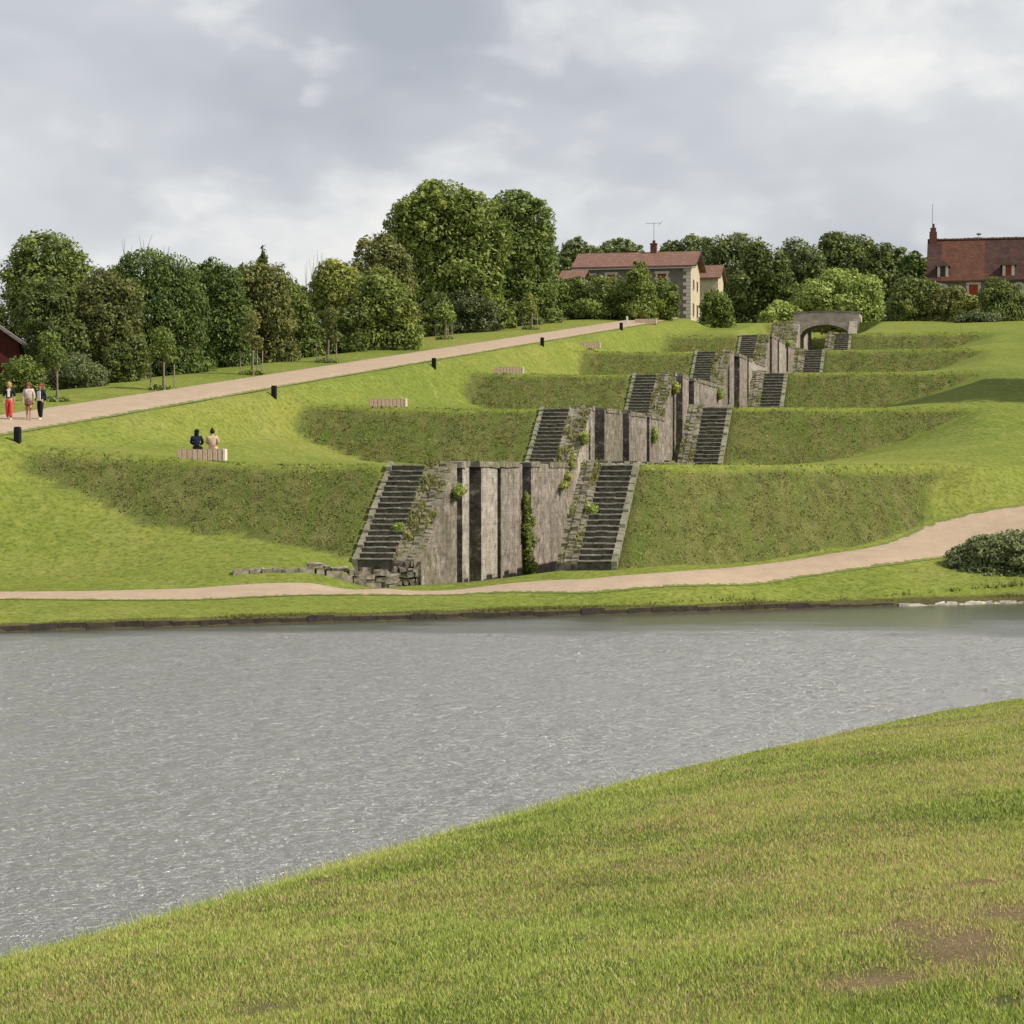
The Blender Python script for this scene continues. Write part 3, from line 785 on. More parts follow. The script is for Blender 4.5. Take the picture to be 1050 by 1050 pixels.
def mk_leaf(name, c0, c1, c2, tr=0.3):
    m, nt, bs = newmat(name); g = N(nt); a = g.attr('shade')
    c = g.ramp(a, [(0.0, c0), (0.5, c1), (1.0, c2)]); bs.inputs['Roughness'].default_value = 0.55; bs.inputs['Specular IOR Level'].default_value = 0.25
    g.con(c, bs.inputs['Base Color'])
    t = g.n('ShaderNodeBsdfTranslucent'); g.con(c, t.inputs['Color']); mx = g.n('ShaderNodeMixShader'); mx.inputs[0].default_value = tr
    g.con(bs.outputs[0], mx.inputs[1]); g.con(t.outputs[0], mx.inputs[2]); g.con(mx.outputs[0], nt.nodes['Material Output'].inputs['Surface'])
    return m
LM = {
 'dark':  mk_leaf('leaf_dark', (0.053,0.073,0.021), (0.136,0.177,0.045), (0.260,0.295,0.077)),
 'mid':   mk_leaf('leaf_mid', (0.065,0.094,0.024), (0.195,0.254,0.053), (0.366,0.401,0.094)),
 'light': mk_leaf('leaf_light', (0.118,0.177,0.045), (0.307,0.389,0.088), (0.472,0.531,0.153)),
 'yellow':mk_leaf('leaf_yellow', (0.118,0.142,0.033), (0.307,0.336,0.071), (0.496,0.496,0.130)),
 'brown': mk_leaf('leaf_brown', (0.071,0.088,0.028), (0.195,0.212,0.059), (0.342,0.319,0.106)),
 'grey':  mk_leaf('leaf_grey', (0.065,0.083,0.035), (0.171,0.206,0.077), (0.342,0.378,0.177)),
 'far':   mk_leaf('leaf_far', (0.077,0.100,0.042), (0.183,0.224,0.077), (0.283,0.319,0.118)),
 'conif': mk_leaf('leaf_conifer', (0.045,0.073,0.021), (0.124,0.183,0.042), (0.260,0.319,0.077)),
}
MBK = flat('bark', (0.10,0.08,0.06), 0.95, 0.4, 6)
def leaf_cloud(name, lobes, n, size, mat, parent, origin, clump=0.28, up=0.0, fill=0.3, asp=1.7, ncl=None, flatten=0.0, base_shade=0.0):
    """leaf-sized faces set in clumps over ellipsoid lobes. lobes: (cx,cy,cz,rx,ry,rz) world coordinates"""
    n = int(n*1.25); lb = np.array(lobes, float); ar = lb[:, 3]*lb[:, 5]+lb[:, 4]*lb[:, 5]+lb[:, 3]*lb[:, 4]; ar = ar/ar.sum()
    ncl = ncl or max(40, n//110)
    li = NR.choice(len(lb), ncl, p=ar); d = NR.normal(size=(ncl, 3)); d /= np.linalg.norm(d, axis=1)[:, None]
    rf = 0.93-0.30*NR.random(ncl)**1.5; inner = NR.random(ncl) < fill; rf = np.where(inner, NR.uniform(0.2, 0.7, ncl), rf)
    rf *= np.where(inner, 1, NR.uniform(0.86, 1.1, ncl))
    cen = lb[li, :3]+d*lb[li, 3:]*rf[:, None]
    cr = clump*lb[li, 3:].mean(1)*NR.uniform(0.55, 1.35, ncl)
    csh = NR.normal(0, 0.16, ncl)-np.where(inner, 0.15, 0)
    ci = NR.integers(0, ncl, n)
    e = NR.normal(size=(n, 3)); e /= np.linalg.norm(e, axis=1)[:, None]
    pos = cen[ci]+e*cr[ci][:, None]*(NR.random(n)**0.45)[:, None]*np.array([1,1,0.75])
    loose = NR.random(n) < 0.42; lj = NR.choice(len(lb), n, p=ar); e2 = NR.normal(size=(n, 3)); e2 /= np.linalg.norm(e2, axis=1)[:, None]
    p2 = lb[lj, :3]+e2*lb[lj, 3:]*(0.97-0.5*NR.random(n)**1.3)[:, None]
    pos = np.where(loose[:, None], p2, pos); e = np.where(loose[:, None], e2, e)
    nrm = e*0.7+d[ci]*0.5*(~loose)[:, None]+NR.normal(size=(n, 3))*0.55; nrm[:, 2] += 0.25+flatten; nrm /= np.linalg.norm(nrm, axis=1)[:, None]
    r = NR.normal(size=(n, 3)); r[:, 2] += up*3; u = np.cross(nrm, np.cross(r, nrm)); u /= (np.linalg.norm(u, axis=1)[:, None]+1e-9); v = np.cross(nrm, u)
    s = 0.98*size*NR.uniform(0.6, 1.35, n)[:, None]
    V = np.empty((n, 4, 3)); V[:, 0] = pos-u*s*asp*0.5; V[:, 1] = pos-v*s*0.42+u*s*0.05; V[:, 2] = pos+u*s*asp*0.5; V[:, 3] = pos+v*s*0.42+u*s*0.05
    V -= np.array(origin)[None, None, :]
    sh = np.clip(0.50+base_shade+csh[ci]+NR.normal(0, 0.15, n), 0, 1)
    return mesh_obj(name, V.reshape(-1, 3), np.arange(n*4).reshape(n, 4), mat, parent, attrs={'shade': np.repeat(sh, 4)})
def px_lobes(lobes, D, deep=0.95, depth_jit=0.25):
    out = []
    for (cx, cy, rx, ry) in lobes:
        dd = D+R.uniform(-depth_jit, depth_jit)*rx*D/F; c = P(cx, cy, dd)
        out.append((c[0], c[1], c[2], rx*D/F, rx*D/F*deep, ry*D/F))
    return out
def tree(name, label, cat, D, lobes, n, leaf, style, base=None, skirt=True, trunk=0.22, group=None, up=0.0, clump=0.28, fill=0.3, limbs=True, asp=1.7, ncl=None, bs=0.0, extra=None):
    lb = px_lobes(lobes, D)
    bx = base[0] if base else sum(l[0] for l in lb)/len(lb)
    by = base[1] if base else D
    bz = gz(bx, by)-0.1
    if skirt:   # foliage reaches down to the ground as in a wood's edge
        x0 = min(l[0]-l[3]*0.85 for l in lb); x1 = max(l[0]+l[3]*0.85 for l in lb); lo = min(l[2]-l[5]*0.6 for l in lb)
        if lo > bz+0.3:
            k = max(2, int((x1-x0)/2.2)); n = int(n*1.15)
            for i in range(k):
                x = x0+(x1-x0)*(i+0.5)/k; hh_ = (lo-bz)
                lb.append((x, by+R.uniform(-.3,.3), bz+hh_*0.5, (x1-x0)/k*0.75, (x1-x0)/k*0.6, hh_*0.62+0.35))
    root = thing(name, (bx, by, bz), label, cat, group)
    m = MB(); low = min(l[2]-l[5]*0.5 for l in lb); cx = sum(l[0] for l in lb)/len(lb)
    topc = max(lb, key=lambda l: l[2])
    hh = topc[2]-bz
    if limbs:
        zf = max(0.8, min(low-bz, hh*0.4))
        m.tube([(0,0,-0.2), (0.02,0.02,zf*0.5), (R.uniform(-.1,.1), R.uniform(-.1,.1), zf)], [trunk*1.25, trunk, trunk*0.85], 8)
        for l in sorted(lb, key=lambda l: -l[5])[:9]:
            e = (l[0]-bx, l[1]-by, l[2]-bz+l[5]*0.3)
            mid = (e[0]*0.45+R.uniform(-.2,.2), e[1]*0.45+R.uniform(-.2,.2), zf+(e[2]-zf)*0.55)
            m.tube([(0,0,zf*0.9), mid, e], [trunk*0.7, trunk*0.42, trunk*0.12], 6)
            for q in range(3):
                f = (e[0]+R.uniform(-.7,.7)*l[3], e[1]+R.uniform(-.7,.7)*l[4], e[2]+R.uniform(-.1,.6)*l[5])
                m.tube([mid, ((mid[0]+f[0])/2, (mid[1]+f[1])/2, (mid[2]+f[2])/2+0.2), f], [trunk*0.3, trunk*0.2, trunk*0.06], 4)
    else:
        for q in range(7):
            l = R.choice(lb); e = (l[0]-bx+R.uniform(-.5,.5)*l[3], l[1]-by, l[2]-bz)
            m.tube([(R.uniform(-.2,.2), R.uniform(-.2,.2), -0.1), (e[0]*0.5, e[1]*0.5, e[2]*0.6), e], [trunk*0.5, trunk*0.35, trunk*0.1], 5)
    m.build('trunk' if limbs else 'stems', MBK, root)
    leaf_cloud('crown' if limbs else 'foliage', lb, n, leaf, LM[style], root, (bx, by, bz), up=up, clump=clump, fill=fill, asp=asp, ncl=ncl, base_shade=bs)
    if extra: extra(root, (bx, by, bz))
    return root
def twigs(cols, D, mat=None):
    """bare twigs poking above a crown: (px, py0, py1)"""
    def f(root, o):
        for (px, p0, p1) in cols:
            m = MB(); rt = P(px, p0+14, D); rt = tuple(rt[i]-o[i] for i in range(3))
            for q in range(3):
                a = P(px, p0+8, D); b = P(px+R.uniform(-7,7), p1+R.uniform(-3,5), D)
                A = tuple(a[i]-o[i] for i in range(3)); B = tuple(b[i]-o[i] for i in range(3))
                m.tube([A, ((A[0]+B[0])/2+R.uniform(-.1,.1), A[1], (A[2]+B[2])/2), B], [0.022,0.014,0.006], 4)
            m.build('bare_twig', mat or MBK, root)
    return f
# ---- left wood (about 120-150 m)
GL = 'trees along the left edge of the hill'
tree('broadleaf_tree', 'tall round dark green tree at the far left, above the barn', 'tree', 134, [(48,262,40,27),(22,282,26,28),(75,285,26,30),(50,300,45,40),(20,325,34,38),(70,335,34,38)], 26000, 0.15, 'mid', trunk=0.3, group=GL, clump=0.22)
tree('broadleaf_tree', 'bushy olive tree standing in front of the round tree at left', 'tree', 124, [(38,318,22,26),(56,310,24,28),(52,345,26,32),(68,350,24,32)], 17000, 0.13, 'dark', trunk=0.2, group=GL, bs=-0.05)
tree('broadleaf_tree', 'brownish tinted tree between the round tree and the dark hedge trees', 'tree', 126, [(105,300,30,26),(128,312,22,30),(110,335,32,34),(130,352,20,32),(92,318,24,28)], 17000, 0.13, 'brown', trunk=0.2, group=GL, bs=-0.1)
tree('hornbeam_tree', 'feathery dark tree with upright twigs, widest of the dark row at left', 'tree', 131, [(150,285,34,32),(178,292,30,34),(160,325,42,40),(185,345,30,34),(140,350,26,32),(128,300,16,34),(195,312,20,36)], 36000, 0.12, 'conif', trunk=0.25, group=GL, up=0.5, clump=0.2, asp=1.9, extra=twigs([(130,264,247),(149,262,241),(170,264,250)], 131))
tree('hornbeam_tree', 'dark upright tree right of the widest feathery one', 'tree', 138, [(218,290,18,28),(232,300,20,32),(222,335,28,34),(243,330,20,34),(210,310,16,34),(240,352,18,20)], 23000, 0.12, 'conif', trunk=0.2, group=GL, up=0.5, clump=0.2, asp=1.9, extra=twigs([(222,276,266)], 138))
tree('spruce_tree', 'thin dark spruce whose tip stands above its neighbours', 'tree', 149, [(270,258,3,9),(270,268,6,9),(270,279,9,9),(270,292,13,12),(271,310,18,16)], 6000, 0.14, 'dark', trunk=0.14, group=GL, clump=0.4, up=0.3, bs=-0.1)
tree('broadleaf_tree', 'olive green tree in front of the thin spruce', 'tree', 142, [(258,290,20,24),(278,300,22,30),(262,322,24,26),(285,332,20,26),(250,312,16,28)], 17000, 0.14, 'brown', trunk=0.2, group=GL, up=0.5, clump=0.24, asp=2.0, bs=0.0)
tree('broadleaf_tree', 'low dark green tree ending the row, right of the olive one', 'tree', 148, [(300,315,18,24),(312,330,14,22),(296,338,18,20),(320,342,9,14)], 10000, 0.14, 'mid', trunk=0.18, group=GL, up=0.3, clump=0.26, bs=-0.1)
tree('broadleaf_tree', 'yellow green tree with bare twigs beside it, left of the reddish tree', 'tree', 158, [(340,285,20,22),(352,300,24,30),(332,305,16,26),(360,320,18,22)], 14000, 0.17, 'yellow', trunk=0.18, group='trees left of the climbing path', clump=0.26, extra=twigs([(322,300,262),(315,300,270),(328,290,258)], 158))
tree('broadleaf_tree', 'reddish tinged tree with loose top between yellow green and large dark trees', 'tree', 163, [(385,262,22,24),(400,275,24,28),(372,285,22,24),(410,292,20,28),(395,250,14,14)], 15000, 0.17, 'brown', trunk=0.2, group='trees left of the climbing path', clump=0.24, bs=0.05)
tree('broadleaf_tree', 'small rounded sunlit green tree in front of the reddish tree', 'tree', 155, [(388,298,26,26),(402,310,24,24),(378,318,22,20),(415,318,14,20)], 13000, 0.16, 'mid', trunk=0.16, group='trees left of the climbing path', clump=0.26, bs=0.1)
tree('walnut_tree', 'very large broad walnut tree, tallest in the picture', 'tree', 193, [(452,205,34,22),(430,222,32,26),(480,222,32,28),(408,232,16,18),(450,245,50,34),(490,252,30,34),(430,270,36,36),(470,285,48,34),(505,262,18,30),(490,305,28,22),(440,302,30,24),(515,245,12,22)], 42000, 0.23, 'mid', trunk=0.45, group='two large trees behind the path', clump=0.22, bs=0.05)
tree('linden_tree', 'dense dome-shaped dark tree right of the large walnut', 'tree', 201, [(528,215,28,22),(515,232,22,28),(548,232,24,30),(535,260,38,36),(555,268,20,34),(530,298,36,28),(556,300,18,22),(512,275,18,36)], 30000, 0.22, 'conif', trunk=0.4, group='two large trees behind the path', clump=0.22, bs=0.2)
tree('broadleaf_tree', 'dark tree filling the gap behind the brownish tree at left', 'tree', 152, [(100,300,30,24),(120,290,22,20),(90,320,30,30),(125,325,26,34)], 12000, 0.17, 'dark', trunk=0.2, group=GL)
tree('broadleaf_tree', 'dark tree behind the two feathery trees', 'tree', 154, [(200,290,24,22),(215,300,24,28),(190,320,26,34),(235,318,20,34)], 12000, 0.17, 'mid', trunk=0.2, group=GL, bs=-0.1)
tree('broadleaf_tree', 'dark tree behind the thin spruce and the olive tree', 'tree', 160, [(250,292,20,22),(285,298,24,22),(300,312,20,24),(315,322,14,22),(265,325,24,30)], 12000, 0.18, 'mid', trunk=0.2, group=GL, bs=-0.1)
# shrubs at the foot of the wood
GS = 'shrubs at the foot of the left trees'
tree('shrub', 'light green leafy shrub right of the red barn', 'shrub', 118, [(22,378,16,16),(35,388,16,16),(12,388,14,14)], 5500, 0.10, 'mid', limbs=False, trunk=0.08, group=GS)
tree('shrub', 'grey green trailing shrub behind the walkers, right of the leafy one', 'shrub', 119, [(75,378,24,18),(92,386,20,16),(62,390,18,14),(100,392,12,10)], 9000, 0.09, 'grey', limbs=False, trunk=0.08, group=GS)
tree('shrub', 'dark shrub under the brownish tree, right of the trailing one', 'shrub', 123, [(122,372,18,22),(138,366,16,24),(112,384,14,12),(132,388,12,8)], 9000, 0.11, 'dark', limbs=False, trunk=0.08, group=GS, bs=0.1)
tree('shrub', 'shaded dark shrub below the widest feathery tree', 'shrub', 131, [(165,366,22,16),(190,364,18,14),(150,376,14,10)], 8000, 0.12, 'dark', limbs=False, trunk=0.08, group=GS)
tree('shrub', 'low dark shrub under the yellow green tree, beside the young trees', 'shrub', 153, [(350,328,16,12),(364,324,12,12),(338,336,9,8)], 4500, 0.13, 'dark', limbs=False, trunk=0.08, group='shrubs below the middle trees')
tree('shrub', 'dark shrub between the sunlit tree and the large walnut', 'shrub', 188, [(438,322,12,14),(450,316,14,16),(428,326,8,8)], 4500, 0.16, 'dark', limbs=False, trunk=0.08, group='shrubs below the middle trees')
tree('shrub', 'tall grey leaved shrub in the shade under the large walnut', 'shrub', 190, [(475,312,20,16),(495,318,18,14),(460,322,12,10)], 6500, 0.16, 'grey', limbs=False, trunk=0.08, group='shrubs below the middle trees', bs=-0.2)
tree('shrub', 'shrub in the shade under the dome-shaped tree', 'shrub', 198, [(520,318,18,12),(540,318,14,12)], 4500, 0.16, 'dark', limbs=False, trunk=0.08, group='shrubs below the middle trees')
# hedge and shrubs round the first house
tree('clipped_hedge', 'long thick clipped hedge in front of the pink roofed house', 'hedge', 211, [(552,304,15,20),(572,304,18,22),(592,304,18,23),(612,304,18,23),(632,304,18,23),(680,304,16,22),(686,310,12,20),(560,316,16,14),(600,318,30,11),(640,318,26,11),(676,318,20,12)], 24000, 0.17, 'mid', limbs=False, trunk=0.1, clump=0.35, bs=-0.08)
tree('conical_shrub', 'pointed shrub rising out of the clipped hedge', 'shrub', 209.5, [(656,276,8,9),(656,288,15,14),(655,304,20,18),(655,318,20,12)], 9000, 0.17, 'mid', limbs=False, trunk=0.1, clump=0.3, bs=0.08)
tree('shrub', 'round green shrub at the right end of the pink roofed house', 'shrub', 218, [(734,306,13,10),(740,314,11,12),(728,316,12,13),(746,320,7,9)], 6500, 0.18, 'mid', limbs=False, trunk=0.08, clump=0.35, bs=0.0)
# far trees behind the houses
GF = 'trees on the skyline behind the houses'
FT = [(262, [(590,258,16,14),(605,265,16,14),(580,270,12,14)], 'far', 'pale crowned tree just right of the dome-shaped tree'),
      (280, [(632,256,18,12),(618,264,14,12),(648,262,14,14)], 'far', 'spreading tree showing above the chimney of the first house'),
      (270, [(690,262,16,16),(712,256,18,16),(705,275,26,20)], 'far', 'broad tree behind the right gable of the first house'),
      (266, [(738,256,18,16),(757,252,20,14),(748,275,30,26),(730,285,18,18)], 'far', 'tall broad tree to the right of the first house'),
      (255, [(775,262,18,20),(788,280,26,30),(765,295,24,26),(800,300,20,22)], 'dark', 'dark tree left of the bright green tree behind the bridge'),
      (262, [(815,258,16,16),(828,268,20,20),(808,280,18,24),(835,290,22,22)], 'far', 'rounded tree above the left side of the bright green tree'),
      (270, [(858,250,20,14),(880,255,20,16),(868,270,30,20),(850,262,16,16)], 'dark', 'tall dark tree above the bright green tree'),
      (265, [(905,262,18,14),(922,270,18,16),(900,280,24,20),(935,285,16,22)], 'dark', 'dark tree between the bright green tree and the red roofed house'),
      (248, [(938,272,12,14),(948,282,12,18),(930,292,14,18)], 'conif', 'small dark conifer touching the left gable of the red roofed house'),
      (290, [(560,285,22,16),(700,290,40,20),(660,280,20,16)], 'dark', 'low dark trees filling the gap behind the first house'),
      (300, [(790,300,60,26),(900,305,60,26)], 'dark', 'low dark wood behind the bridge')]
for D, lo, st, lab in FT:
    tree('broadleaf_tree', lab, 'tree', D, lo, 11000 if len(lo) > 2 else 14000, 0.30, st, trunk=0.3, group=GF, clump=0.26, bs=0.0)
tree('broadleaf_tree', 'bright light green bushy tree just behind the bridge', 'tree', 238, [(862,292,26,18),(885,298,24,20),(840,305,24,20),(870,315,34,18),(845,320,22,12),(896,318,14,14),(820,316,12,10)], 20000, 0.24, 'light', trunk=0.2, clump=0.24, bs=0.1)
tree('shrub', 'light green shrub left of the bridge', 'shrub', 234, [(800,318,14,10),(790,324,12,7),(812,322,10,9)], 6000, 0.20, 'light', limbs=False, trunk=0.08, clump=0.34, bs=0.15)
GH = 'garden shrubs in front of the red roofed house'
tree('shrub', 'large rounded dark shrub right of the bright green tree', 'shrub', 226, [(930,300,18,18),(948,305,18,22),(925,316,18,16),(955,318,16,14)], 12000, 0.18, 'dark', limbs=False, trunk=0.1, clump=0.3, bs=0.15, group=GH)
tree('shrub', 'autumn tinted shrub below the arched window', 'shrub', 225, [(968,308,13,14),(980,302,11,10),(962,318,12,12)], 7500, 0.18, 'brown', limbs=False, trunk=0.1, clump=0.3, bs=0.05, group=GH)
tree('shrub', 'yellow green shrub in front of the red door shutter', 'shrub', 224, [(990,314,9,14),(998,312,8,10),(985,320,12,12)], 5500, 0.17, 'yellow', limbs=False, trunk=0.1, clump=0.3, bs=0.0, group=GH)
tree('shrub', 'tall arching shrub below the right dormer', 'shrub', 222, [(1024,296,14,12),(1014,306,13,14),(1034,306,16,16),(1028,322,24,14),(1046,318,14,18)], 12000, 0.18, 'dark', limbs=False, trunk=0.1, up=0.5, clump=0.28, bs=0.12, group=GH)
tree('shrub', 'low grey green shrub between the yellow green and the arching shrubs', 'shrub', 219, [(1000,326,14,8),(1012,328,16,8),(985,328,10,6)], 5000, 0.16, 'grey', limbs=False, trunk=0.1, clump=0.35, bs=-0.1, group=GH)
# off to the right, outside the frame: the trees whose shadow falls on the upper right slopes
def off_tree(X_, Y_, h_, r_, lab):
    zg = gz(X_, Y_); root = thing('broadleaf_tree', (X_, Y_, zg-0.1), lab, 'tree', 'trees on the rise to the right')
    m = MB(); m.tube([(0,0,0),(0.1,0,h_*0.3),(0,0.1,h_*0.7)], [0.4,0.3,0.12], 8)
    for q in range(6):
        a = q*1.05; m.tube([(0.05,0,h_*0.3),(math.cos(a)*r_*0.6,math.sin(a)*r_*0.6,h_*0.62)], [0.16,0.05], 5)
    m.build('trunk', MBK, root)
    lb = [(X_+R.uniform(-.45,.45)*r_, Y_+R.uniform(-.45,.45)*r_, zg+h_*R.uniform(0.42,0.8), r_*0.6, r_*0.6, h_*0.2) for q in range(9)]
    leaf_cloud('crown', lb, 14000, 0.3, LM['mid'], root, (X_, Y_, zg-0.1))
off_tree(37.5, 116.0, 18.0, 5.5, 'nearer tree of the pair beyond the right side of the terraces')
off_tree(43.0, 121.0, 20.0, 6.5, 'farther tree of the pair beyond the right side of the terraces')
# big shrub by the water
p = hit(1012, 594)
tree('shrub', 'big dark rounded shrub between the lower path and the water', 'shrub', p[1]+1.6, [(1012,566,28,19),(990,577,24,20),(1038,564,34,22),(1010,588,42,16),(1060,576,36,28),(974,587,13,11),(1045,594,34,12)], 34000, 0.085, 'grey', limbs=False, trunk=0.06, clump=0.2, bs=0.10)
# ivy and weeds on the masonry
def wallpos(px, py, t=WL1):
    s = s_at(px, t); X, Y = to_xy(s, t); rx, rz = ray(px, py); return (X, Y, rz*Y)
def ivy(name, label, spots, n, size, style, bs=0.1):
    lb = []
    for (px, py, rx, ry) in spots:
        c = wallpos(px, py); D = c[1]; q = rx*D/F
        lb.append((c[0]+0.12, c[1]-0.1, c[2], max(q, 0.12)*1.0, q*4.5, ry*D/F))
    o = lb[0][:3]; ob = leaf_cloud(name, lb, n, size, LM[style], None, o, clump=0.5, fill=0.4, base_shade=bs); ob.location = o
    tag(ob, label, 'plant'); return ob
ivy('ivy', 'long curtain of ivy hanging in a slot of the lowest lock', [(537,515,3.5,12),(538,538,4.5,18),(539,560,4.5,18),(540,580,4,10)], 4200, 0.10, 'mid')
ivy('wall_weed', 'leafy weed growing high on the front of the lowest lock wall', [(467,504,6,6)], 700, 0.09, 'light')
ivy('wall_weed', 'yellowish weeds on the slope where the lowest lock meets the second', [(584,470,2.5,14),(580,490,3,8),(575,498,5,4)], 900, 0.09, 'yellow')
ivy('wall_weed', 'weed on the front of the second lock wall', [(597,449,3,7)], 500, 0.10, 'light')
ivy('wall_weed', 'weed at the upstream end of the second lock wall', [(669,446,3,8)], 500, 0.10, 'light')
ivy('wall_weed', 'sprig of weed at the top front of the third lock wall', [(690,398,3,6)], 800, 0.12, 'yellow')
ivy('wall_weed', 'weed hanging above the slope between the third and fourth locks', [(736,404,3,6)], 500, 0.12, 'light')
ivy('wall_weed', 'small weed near the rim of the fifth lock', [(806,352,3,3)], 300, 0.14, 'light')
def weed(px, py, t, s, z, label, n=350, r=0.22, style='light'):
    X, Y = to_xy(s, t); o = (X, Y, z)
    ob = leaf_cloud('weed', [(X, Y, z, r, r, r*0.8)], n, 0.08, LM[style], None, o, clump=0.5, base_shade=0.1); ob.location = o
    tag(ob, label, 'plant')
weed(0, 0, WR1+0.05, S1-2.4, 0.21-2.4*0.75+0.1, 'bright weed at the edge of the lowest right stairs', 500, 0.28)
weed(0, 0, WL0-0.2, S1-3.4, 0.21-3.4*0.75+0.15, 'weed spilling over the steps of the lowest left stairs', 400, 0.25)

# ---- bridge
SB = SK[5]+0.2
def make_bridge():
    t0 = (WL1+WR0)/2; X, Y = to_xy(SB, t0); z0 = 12.2
    root = thing('stone_bridge', (X, Y, z0), 'small arched stone bridge across the top of the flight', 'bridge', None, -TH)
    hw = (WR0-WL1)/2-0.05; ex0, ex1 = -hw-0.7, hw+1.05; top = 16.25-z0; spring = 13.7-z0; crown = 14.95-z0
    n = 20; a = MB()
    def arch(i):
        x = -hw+2*hw*i/n; u = x/hw; return x, spring+(crown-spring)*math.sqrt(max(0, 1-u*u*0.985))
    def topz(x): return top-0.10*(x/hw)**2
    W = 4.2
    for yy, flip in ((0.0, False), (W, True)):
        for i in range(n):
            x0, za = arch(i); x1, zb = arch(i+1)
            a.add([(x0, yy, za+0.42), (x1, yy, zb+0.42), (x1, yy, topz(x1)-0.02), (x0, yy, topz(x0)-0.02)], [(0,1,2,3) if not flip else (3,2,1,0)])
        for x0, x1 in ((ex0, -hw), (hw, ex1)):
            a.add([(x0, yy, -3), (x1, yy, -3), (x1, yy, topz(x1)-0.02), (x0, yy, topz(x0)-0.02)], [(0,1,2,3) if not flip else (3,2,1,0)])
    for x in (ex0, ex1): a.add([(x,0,-3),(x,W,-3),(x,W,topz(x)),(x,0,topz(x))], [(0,1,2,3)])
    for sx in (-hw, hw): a.add([(sx,0,-3),(sx,W,-3),(sx,W,spring+0.3),(sx,0,spring+0.3)], [(0,1,2,3)])
    a.build('abutment', MSB, root)
    v = MB()   # ring of voussoirs, slightly proud, and the vault
    for i in range(n):
        x0, za = arch(i); x1, zb = arch(i+1); g_ = 0.012; x0 += g_; x1 -= g_
        A = [(x0,-0.05,za),(x1,-0.05,zb),(x1,-0.05,zb+0.44),(x0,-0.05,za+0.44),(x0,W+0.03,za),(x1,W+0.03,zb),(x1,W+0.03,zb+0.44),(x0,W+0.03,za+0.44)]
        v.add(A, [(0,1,2,3),(5,4,7,6),(4,5,1,0),(3,2,6,7),(0,3,7,4),(1,5,6,2)])
    v.build('arch', MSB, root)
    for y0 in (-0.08, W-0.37):
        c = MB(); x = ex0-0.05
        while x < ex1:
            l = R.uniform(0.6, 0.9); x1 = min(x+l, ex1+0.05)
            zt = topz((x+x1)/2); c.box(x+0.01, x1-0.01, y0, y0+0.45, zt, zt+0.16+R.uniform(-.02,.02)); x = x1
        c.build('parapet_coping', MCO, root)
    f = MB(); f.box(ex0, ex1, 0.4, W-0.4, 15.3-z0-0.2, 15.3-z0+0.02); f.build('deck', MRU, root)
make_bridge()
# ================================================================== BUILDINGS
def mk_tiles(name, c0, c1, c2, moss=0.2, sc=(3.0, 4.0)):
    m, nt, bs = newmat(name); g = N(nt); bs.inputs['Roughness'].default_value = 0.9
    o = g.objc(); sx = g.n('ShaderNodeSeparateXYZ'); g.con(o, sx.inputs[0]); cb = g.n('ShaderNodeCombineXYZ')
    g.con(sx.outputs[0], cb.inputs[0]); g.con(sx.outputs[2], cb.inputs[1])
    br = g.n('ShaderNodeTexBrick'); g.con(cb.outputs[0], br.inputs['Vector']); br.inputs['Scale'].default_value = 1.0
    br.inputs['Brick Width'].default_value = 1/sc[0]; br.inputs['Row Height'].default_value = 1/sc[1]; br.inputs['Mortar Size'].default_value = 0.012
    br.inputs['Color1'].default_value = (*c0, 1); br.inputs['Color2'].default_value = (*c1, 1); br.inputs['Mortar'].default_value = (*[x*0.4 for x in c0], 1)
    n = g.noise(o, 1.4, 7, 0.8); n2 = g.noise(g.mapping(o, (1,1,0.3)), 1.2, 4)
    c = g.mix(g.ramp(n, [(0.4, 0.0), (0.6, 0.8)]), br.outputs['Color'], c2)
    c = g.mix(g.math('MULTIPLY', g.ramp(n2, [(0.5, 0.0), (0.7, 1.0)]), moss), c, (0.10,0.10,0.06))
    g.con(c, bs.inputs['Base Color']); g.bump(br.outputs['Fac'], 0.5, -0.04, bs)
    return m
MT1 = mk_tiles('pink_roof_tiles', (0.20,0.105,0.078), (0.26,0.14,0.105), (0.15,0.085,0.065), 0.15)
MT2 = mk_tiles('old_roof_tiles', (0.11,0.05,0.040), (0.075,0.038,0.034), (0.035,0.022,0.022), 0.25)
MT2b = mk_tiles('renewed_roof_tiles', (0.16,0.07,0.042), (0.12,0.052,0.034), (0.075,0.035,0.026), 0.1)
MRW = flat('grey_shaded_render', (0.17,0.155,0.125), 0.95, 0.2, 1.5)  # grey walls; on the pink roofed house also its front's shade, put into colour
MRC = flat('cream_render', (0.50,0.42,0.31), 0.95, 0.2, 1.2)
MQ = flat('pale_quoin', (0.55,0.50,0.42), 0.9, 0.15, 4)
MSH = flat('brown_red_shutter', (0.20,0.055,0.035), 0.7, 0.2, 5)
MRD = flat('red_shutter', (0.30,0.045,0.025), 0.7, 0.2, 5)
MDK = flat('dark_glass', (0.03,0.03,0.035), 0.15)
MBR = flat('brick', (0.15,0.07,0.05), 0.95, 0.35, 6)
MMET = flat('grey_metal', (0.25,0.25,0.26), 0.5)
MWD = flat('grey_wood', (0.26,0.22,0.17), 0.9, 0.3, 10)
MDW = flat('dark_wood', (0.06,0.045,0.035), 0.8)
